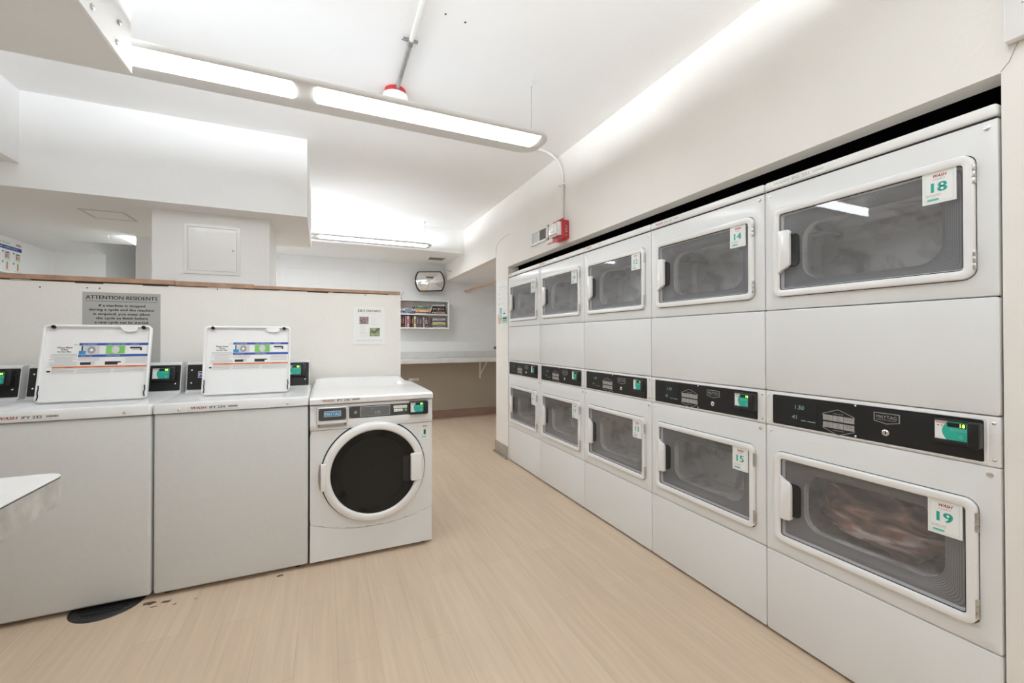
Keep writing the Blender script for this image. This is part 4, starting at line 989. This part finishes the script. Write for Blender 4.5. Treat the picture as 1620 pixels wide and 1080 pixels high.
mb = MB(); mb.lathe([(.018, 0), (.016, -.008), (.008, -.014), (.008, -.028), (.02, -.038), (.02, -.05), (.008, -.056)], (0, 0, 0), 'y', 'dgray', 16); mb.build('grip', t); mb = MB(); mb.lathe([(.026, 0), (.024, -.004)], (0, 0, 0), 'y', 'metal', 16); mb.build('rose', t)
# bookcase
BX0, BX1, BZ0, BZ1, BY0, BY1 = -.722, .018, 1.386, 1.812, 5.73, YB-.002
t = thing('wall_bookcase', 'white two tier bookcase hung on the block wall under the mirror', 'bookcase', (BX0, BY0, BZ0))
def bpart(name, a): mb = MB(); mb.box(a[0]-BX0, a[1]-BX0, 0, BY1-BY0-(.006 if len(a) < 5 else 0), a[2]-BZ0, a[3]-BZ0, 'plast', .001, 1); return mb.build(name, t)
bpart('side_panel', (BX0, BX0+.014, BZ0, BZ1)); bpart('side_panel', (BX1-.018, BX1, BZ0, BZ1)); bpart('top_panel', (BX0+.014, BX1-.018, BZ1-.015, BZ1)); bpart('bottom_panel', (BX0+.014, BX1-.018, BZ0, BZ0+.018)); bpart('shelf', (BX0+.014, BX1-.018, 1.588, 1.604))
mb = MB(); mb.box(.0, BX1-BX0, BY1-BY0-.005, BY1-BY0, 0, BZ1-BZ0, 'plast'); mb.build('back_panel', t)
S1 = 1.6045; S0 = BZ0+.0185
_bm = {}
def cm(c):
    if c not in _bm: _bm[c] = mat('book cover %d' % len(_bm), c, .45)
    return _bm[c]
def book(name, label, cat, W_, T, Hh, col, loc, lean=0., lie=False, band=None, depth=.14, group=None, rz=0.):
    """spine faces -Y. upright: thickness along X; lying: thickness along Z"""
    mb = MB(); c = cm(col); t_ = .0015
    w, h = (T, Hh)
    mb.box(0, t_, 0, depth, 0, h, c); mb.box(w-t_, w, 0, depth, 0, h, c); mb.box(0, w, 0, t_, 0, h, c, 0)
    mb.box(t_, w-t_, t_, depth-.003, .003, h-.003, 'paper')
    if band:
        bc = cm(band)
        mb.quad(w*.25, w*.75, h*.30, h*.78, -.0004, bc); mb.quad(w*.1, w*.9, h*.08, h*.14, -.0004, bc); mb.quad(w*.3, w*.7, h*.84, h*.92, -.0004, bc)
    if lie: mb.xf(Matrix.Rotation(PI/2, 4, 'Y')); mb.xf(Matrix.Translation((0, 0, T)))
    elif lean: mb.xf(Matrix.Rotation(lean, 4, 'Y'))
    o = mb.build(name); o.location = loc; o.rotation_euler = (0, 0, rz); tag(o, label, cat, group); return o
def X(z): return BX0+(z-108)*.000611
K = (.015, .014, .014); 
ups = [(130, 169, 615, (.03, .03, .08), (.60, .25, .08), 'navy and orange'), (173, 218, 612, K, (.30, .30, .30), 'black'), (230, 275, 615, (.50, .08, .11), (.62, .35, .36), 'crimson'), (283, 340, 620, (.66, .64, .62), (.25, .05, .06), 'white'),
       (345, 388, 622, K, (.35, .05, .08), 'black and maroon'), (393, 438, 618, (.02, .035, .02), (.35, .22, .12), 'dark green'), (446, 505, 620, (.72, .64, .42), (.10, .08, .06), 'cream'), (520, 556, 618, (.07, .075, .07), (.4, .4, .4), 'charcoal'), (560, 592, 625, (.13, .14, .13), (.55, .10, .12), 'grey'), (597, 634, 630, (.05, .045, .04), (.7, .65, .6), 'brown black')]
gs = 'upright books on the lower shelf'
names_lbl = ['upright navy and orange book at the end of the lower shelf touching the side panel', 'upright black book between the navy one and the crimson one', 'upright crimson book on the lower shelf', 'upright white book with red lettering beside the crimson one',
             'upright black book with maroon title on the lower shelf', 'upright dark green book beside the cream spine', 'upright cream spined book on the lower shelf', 'upright charcoal book just after the cream spine', 'upright grey book with red title on the lower shelf', 'upright brownish black book with pale title on the lower shelf']
for (a, b, tp, c, bd, cn), lb in zip(ups, names_lbl):
    h = 1.812-(tp-205)*.000592-S0; book('book', lb, 'book', 0, X(b)-X(a)-.001, h, c, (X(a), BY0+.012+rnd.uniform(0, .01), S0), band=bd, group=gs)
for a, c, bd, ln, lb in ((640, (.70, .68, .64), (.15, .12, .12), -.05, 'upright white book leaning slightly against the dark ones'), (690, K, (.6, .6, .6), -.115, 'black book leaning at the end of the upright row'), (727, (.16, .03, .05), (.75, .7, .7), -.12, 'maroon book with white title leaning on the black one'), (768, (.10, .02, .03), (.4, .2, .2), -.12, 'thin dark red book leaning outermost in the row')):
    # leans to the left: bottom sits further right
    T = .020; o = book('book', lb, 'book', 0, T, .152, c, (X(a)+.022, BY0+.014, S0+.0005), lean=ln, band=bd, group=gs)
def stack(a, b, items, z, gp, base):
    for (T, c, bd, lb, da, db) in items:
        book('book', lb, 'book', 0, T-.0008, X(b+db)-X(a+da), c, (X(a+da), BY0+.012+rnd.uniform(0, .012), z), lie=True, band=bd, group=gp); z += T
stack(905, 1230, [(.013, (.62, .72, .76), (.75, .35, .35), 'pale blue book at the bottom of the lower shelf pile', 10, 0), (.024, (.03, .07, .05), (.35, .35, .3), 'dark green book lying in the lower shelf pile', 0, 0), (.023, (.74, .66, .42), (.25, .2, .1), 'tan and yellow book lying above the dark green one', 0, 0),
                  (.023, (.78, .60, .18), (.85, .75, .5), 'yellow book lying in the lower shelf pile', 5, 0), (.023, (.04, .05, .09), (.2, .2, .32), 'navy book lying above the yellow one', 5, 0), (.010, (.80, .80, .78), (.5, .5, .5), 'thin white book lying above the navy one', 0, 5), (.024, (.64, .62, .56), (.3, .3, .3), 'grey cream book on top of the lower shelf pile', 10, -5)], S0, 'pile of books on the lower shelf', 0)
stack(132, 320, [(.015, (.74, .74, .74), (.3, .3, .35), 'white book at the bottom of the pile beside the side panel', 0, 0)], S1, 'books piled on the upper shelf, first pile', 0)
stack(132, 478, [(.028, (.03, .11, .26), (.25, .45, .62), 'blue book lying under a white one on the upper shelf', 0, 0), (.029, (.78, .78, .79), (.12, .16, .35), 'thick white book lying on the blue one', 0, 0)], S1+.015, 'books piled on the upper shelf, first pile', 0)
stack(140, 430, [(.015, (.50, .10, .09), (.8, .7, .65), 'thin red book lying on top of the thick white one', 0, -60)], S1+.072, 'books piled on the upper shelf, first pile', 0)
stack(332, 478, [(.0145, (.60, .27, .22), (.3, .1, .1), 'small reddish book tucked under the blue one', 0, -2)], S1, 'books piled on the upper shelf, first pile', 0)
stack(486, 760, [(.014, (.76, .75, .73), (.5, .5, .5), 'white book at the bottom of the middle pile', 0, -10), (.015, (.16, .32, .33), (.35, .05, .08), 'teal and maroon book low in the middle pile', 0, 5), (.029, (.74, .28, .08), (.85, .75, .6), 'orange book in the middle pile', -4, 60),
                  (.020, (.72, .50, .26), (.4, .25, .1), 'tan book lying on the orange one', -4, 60), (.021, (.03, .20, .12), (.10, .35, .22), 'green book lying in the middle pile', 0, 28), (.018, (.10, .11, .10), (.8, .8, .78), 'black and white book on top of the middle pile', -40, -16)], S1, 'books piled on the upper shelf, middle pile', 0)
stack(860, 1255, [(.016, (.26, .10, .11), (.35, .2, .2), 'wide maroon book under the black pile', -60, 10)], S1, 'books piled on the upper shelf, end pile', 0)
stack(890, 1218, [(.020, (.76, .66, .55), (.5, .3, .2), 'cream book lying above the wide maroon one', 0, 0), (.026, K, (.2, .2, .2), 'black book lying above the cream one', 0, 5)], S1+.016, 'books piled on the upper shelf, end pile', 0)
o = book('book', 'thick black book with a row of bright coloured dots', 'book', 0, .036, X(1222)-X(892), K, (X(892), BY0+.014, S1+.062), lie=True, group='books piled on the upper shelf, end pile')
mb = MB()
for i, c in enumerate([(.8, .5, .1), (.3, .55, .65), (.7, .1, .15), (.8, .8, .75), (.3, .5, .7), (.65, .12, .12), (.8, .5, .12)]):
    mb.box(.012+i*.025, .030+i*.025, -.0012, -.0004, .010, .027, cm(c), 0)
mb.build('cover_dots', o)
stack(895, 1218, [(.026, K, (.14, .14, .14), 'plain black book near the top of the end pile', 5, 0), (.022, (.72, .70, .68), (.5, .5, .5), 'light grey book on top of the end pile', 18, -10)], S1+.099, 'books piled on the upper shelf, end pile', 0)
mb = MB(); mb.box(0, .050, 0, .055, 0, .016, 'dgray', .003); mb.box(.006, .044, -.001, .0, .004, .012, 'inkg'); o = mb.build('cassette_box'); o.location = (X(742), BY0+.010, S1); tag(o, 'small dark box lying beside the middle pile on the upper shelf', 'box')
mb = MB(); mb.box(0, .0022, 0, .10, 0, .085, 'paper'); mb.box(.0023, .0045, 0, .10, 0, .080, 'ink'); mb.xf(Matrix.Rotation(.38, 4, 'Y')); o = mb.build('leaflet'); o.location = (X(838), BY0+.018, S1+.017); tag(o, 'white leaflets leaning against the end pile of books on the upper shelf', 'leaflet')
t = thing('display_bracket', 'small bent metal stand on top of the bookcase beside the half wall', 'stand', (-.70, BY0+.05, BZ1+.0005))
mb = MB(); mb.box(0, .09, -.01, .03, 0, .003, 'metal'); mb.build('foot', t)
mb = MB(); mb.tube([(.0, .01, .003), (.008, .01, .05), (.035, .01, .10), (.046, .01, .118)], .004, 'rod', 6); mb.tube([(.0, .01, .003), (.016, .01, .022), (.03, .01, .006)], .003, 'dgray', 6); mb.build('upright', t)

# ---------------------------------------------------------------- floor drain and marks
t = thing('floor_drain', 'round blackened floor drain half under the washer below the notice', 'drain', (-2.64, 2.055, 0))
mb = MB(); mb.lathe([(.135, .0003), (.130, .004), (.105, .006), (.100, .003), (.001, .003)], (0, 0, 0), 'z', 'drain', 40); mb.build('rim', t)
mb = MB()
for k in range(7): mb.box(-.085+.0*k, .085, -.072+.022*k, -.062+.022*k, .003, .006, 'drain')
mb.build('grate', t)
mb = MB(); rr = random.Random(8)
def blob(cx, cy, r, m, k=1.):
    n = 14; mb.add([(cx+r*k*math.cos(2*PI*i/n)*rr.uniform(.5, 1.1), cy+r*math.sin(2*PI*i/n)*rr.uniform(.5, 1.1), .0006) for i in range(n)], [tuple(range(n))], m)
for cx_, cy_, r_, k_ in ((-2.47, 1.985, .018, 2.4), (-2.40, 1.97, .012, 2), (-2.44, 1.945, .006, 3), (-2.28, 1.94, .005, 2), (-1.935, 1.995, .014, 1.3), (-2.36, 1.93, .005, 2)): blob(cx_, cy_, r_, 'stain', k_)
o = mb.build('floor_stain'); tag(o, 'dark grime stains on the floor along the foot of the washers', 'stain', kind='stuff')
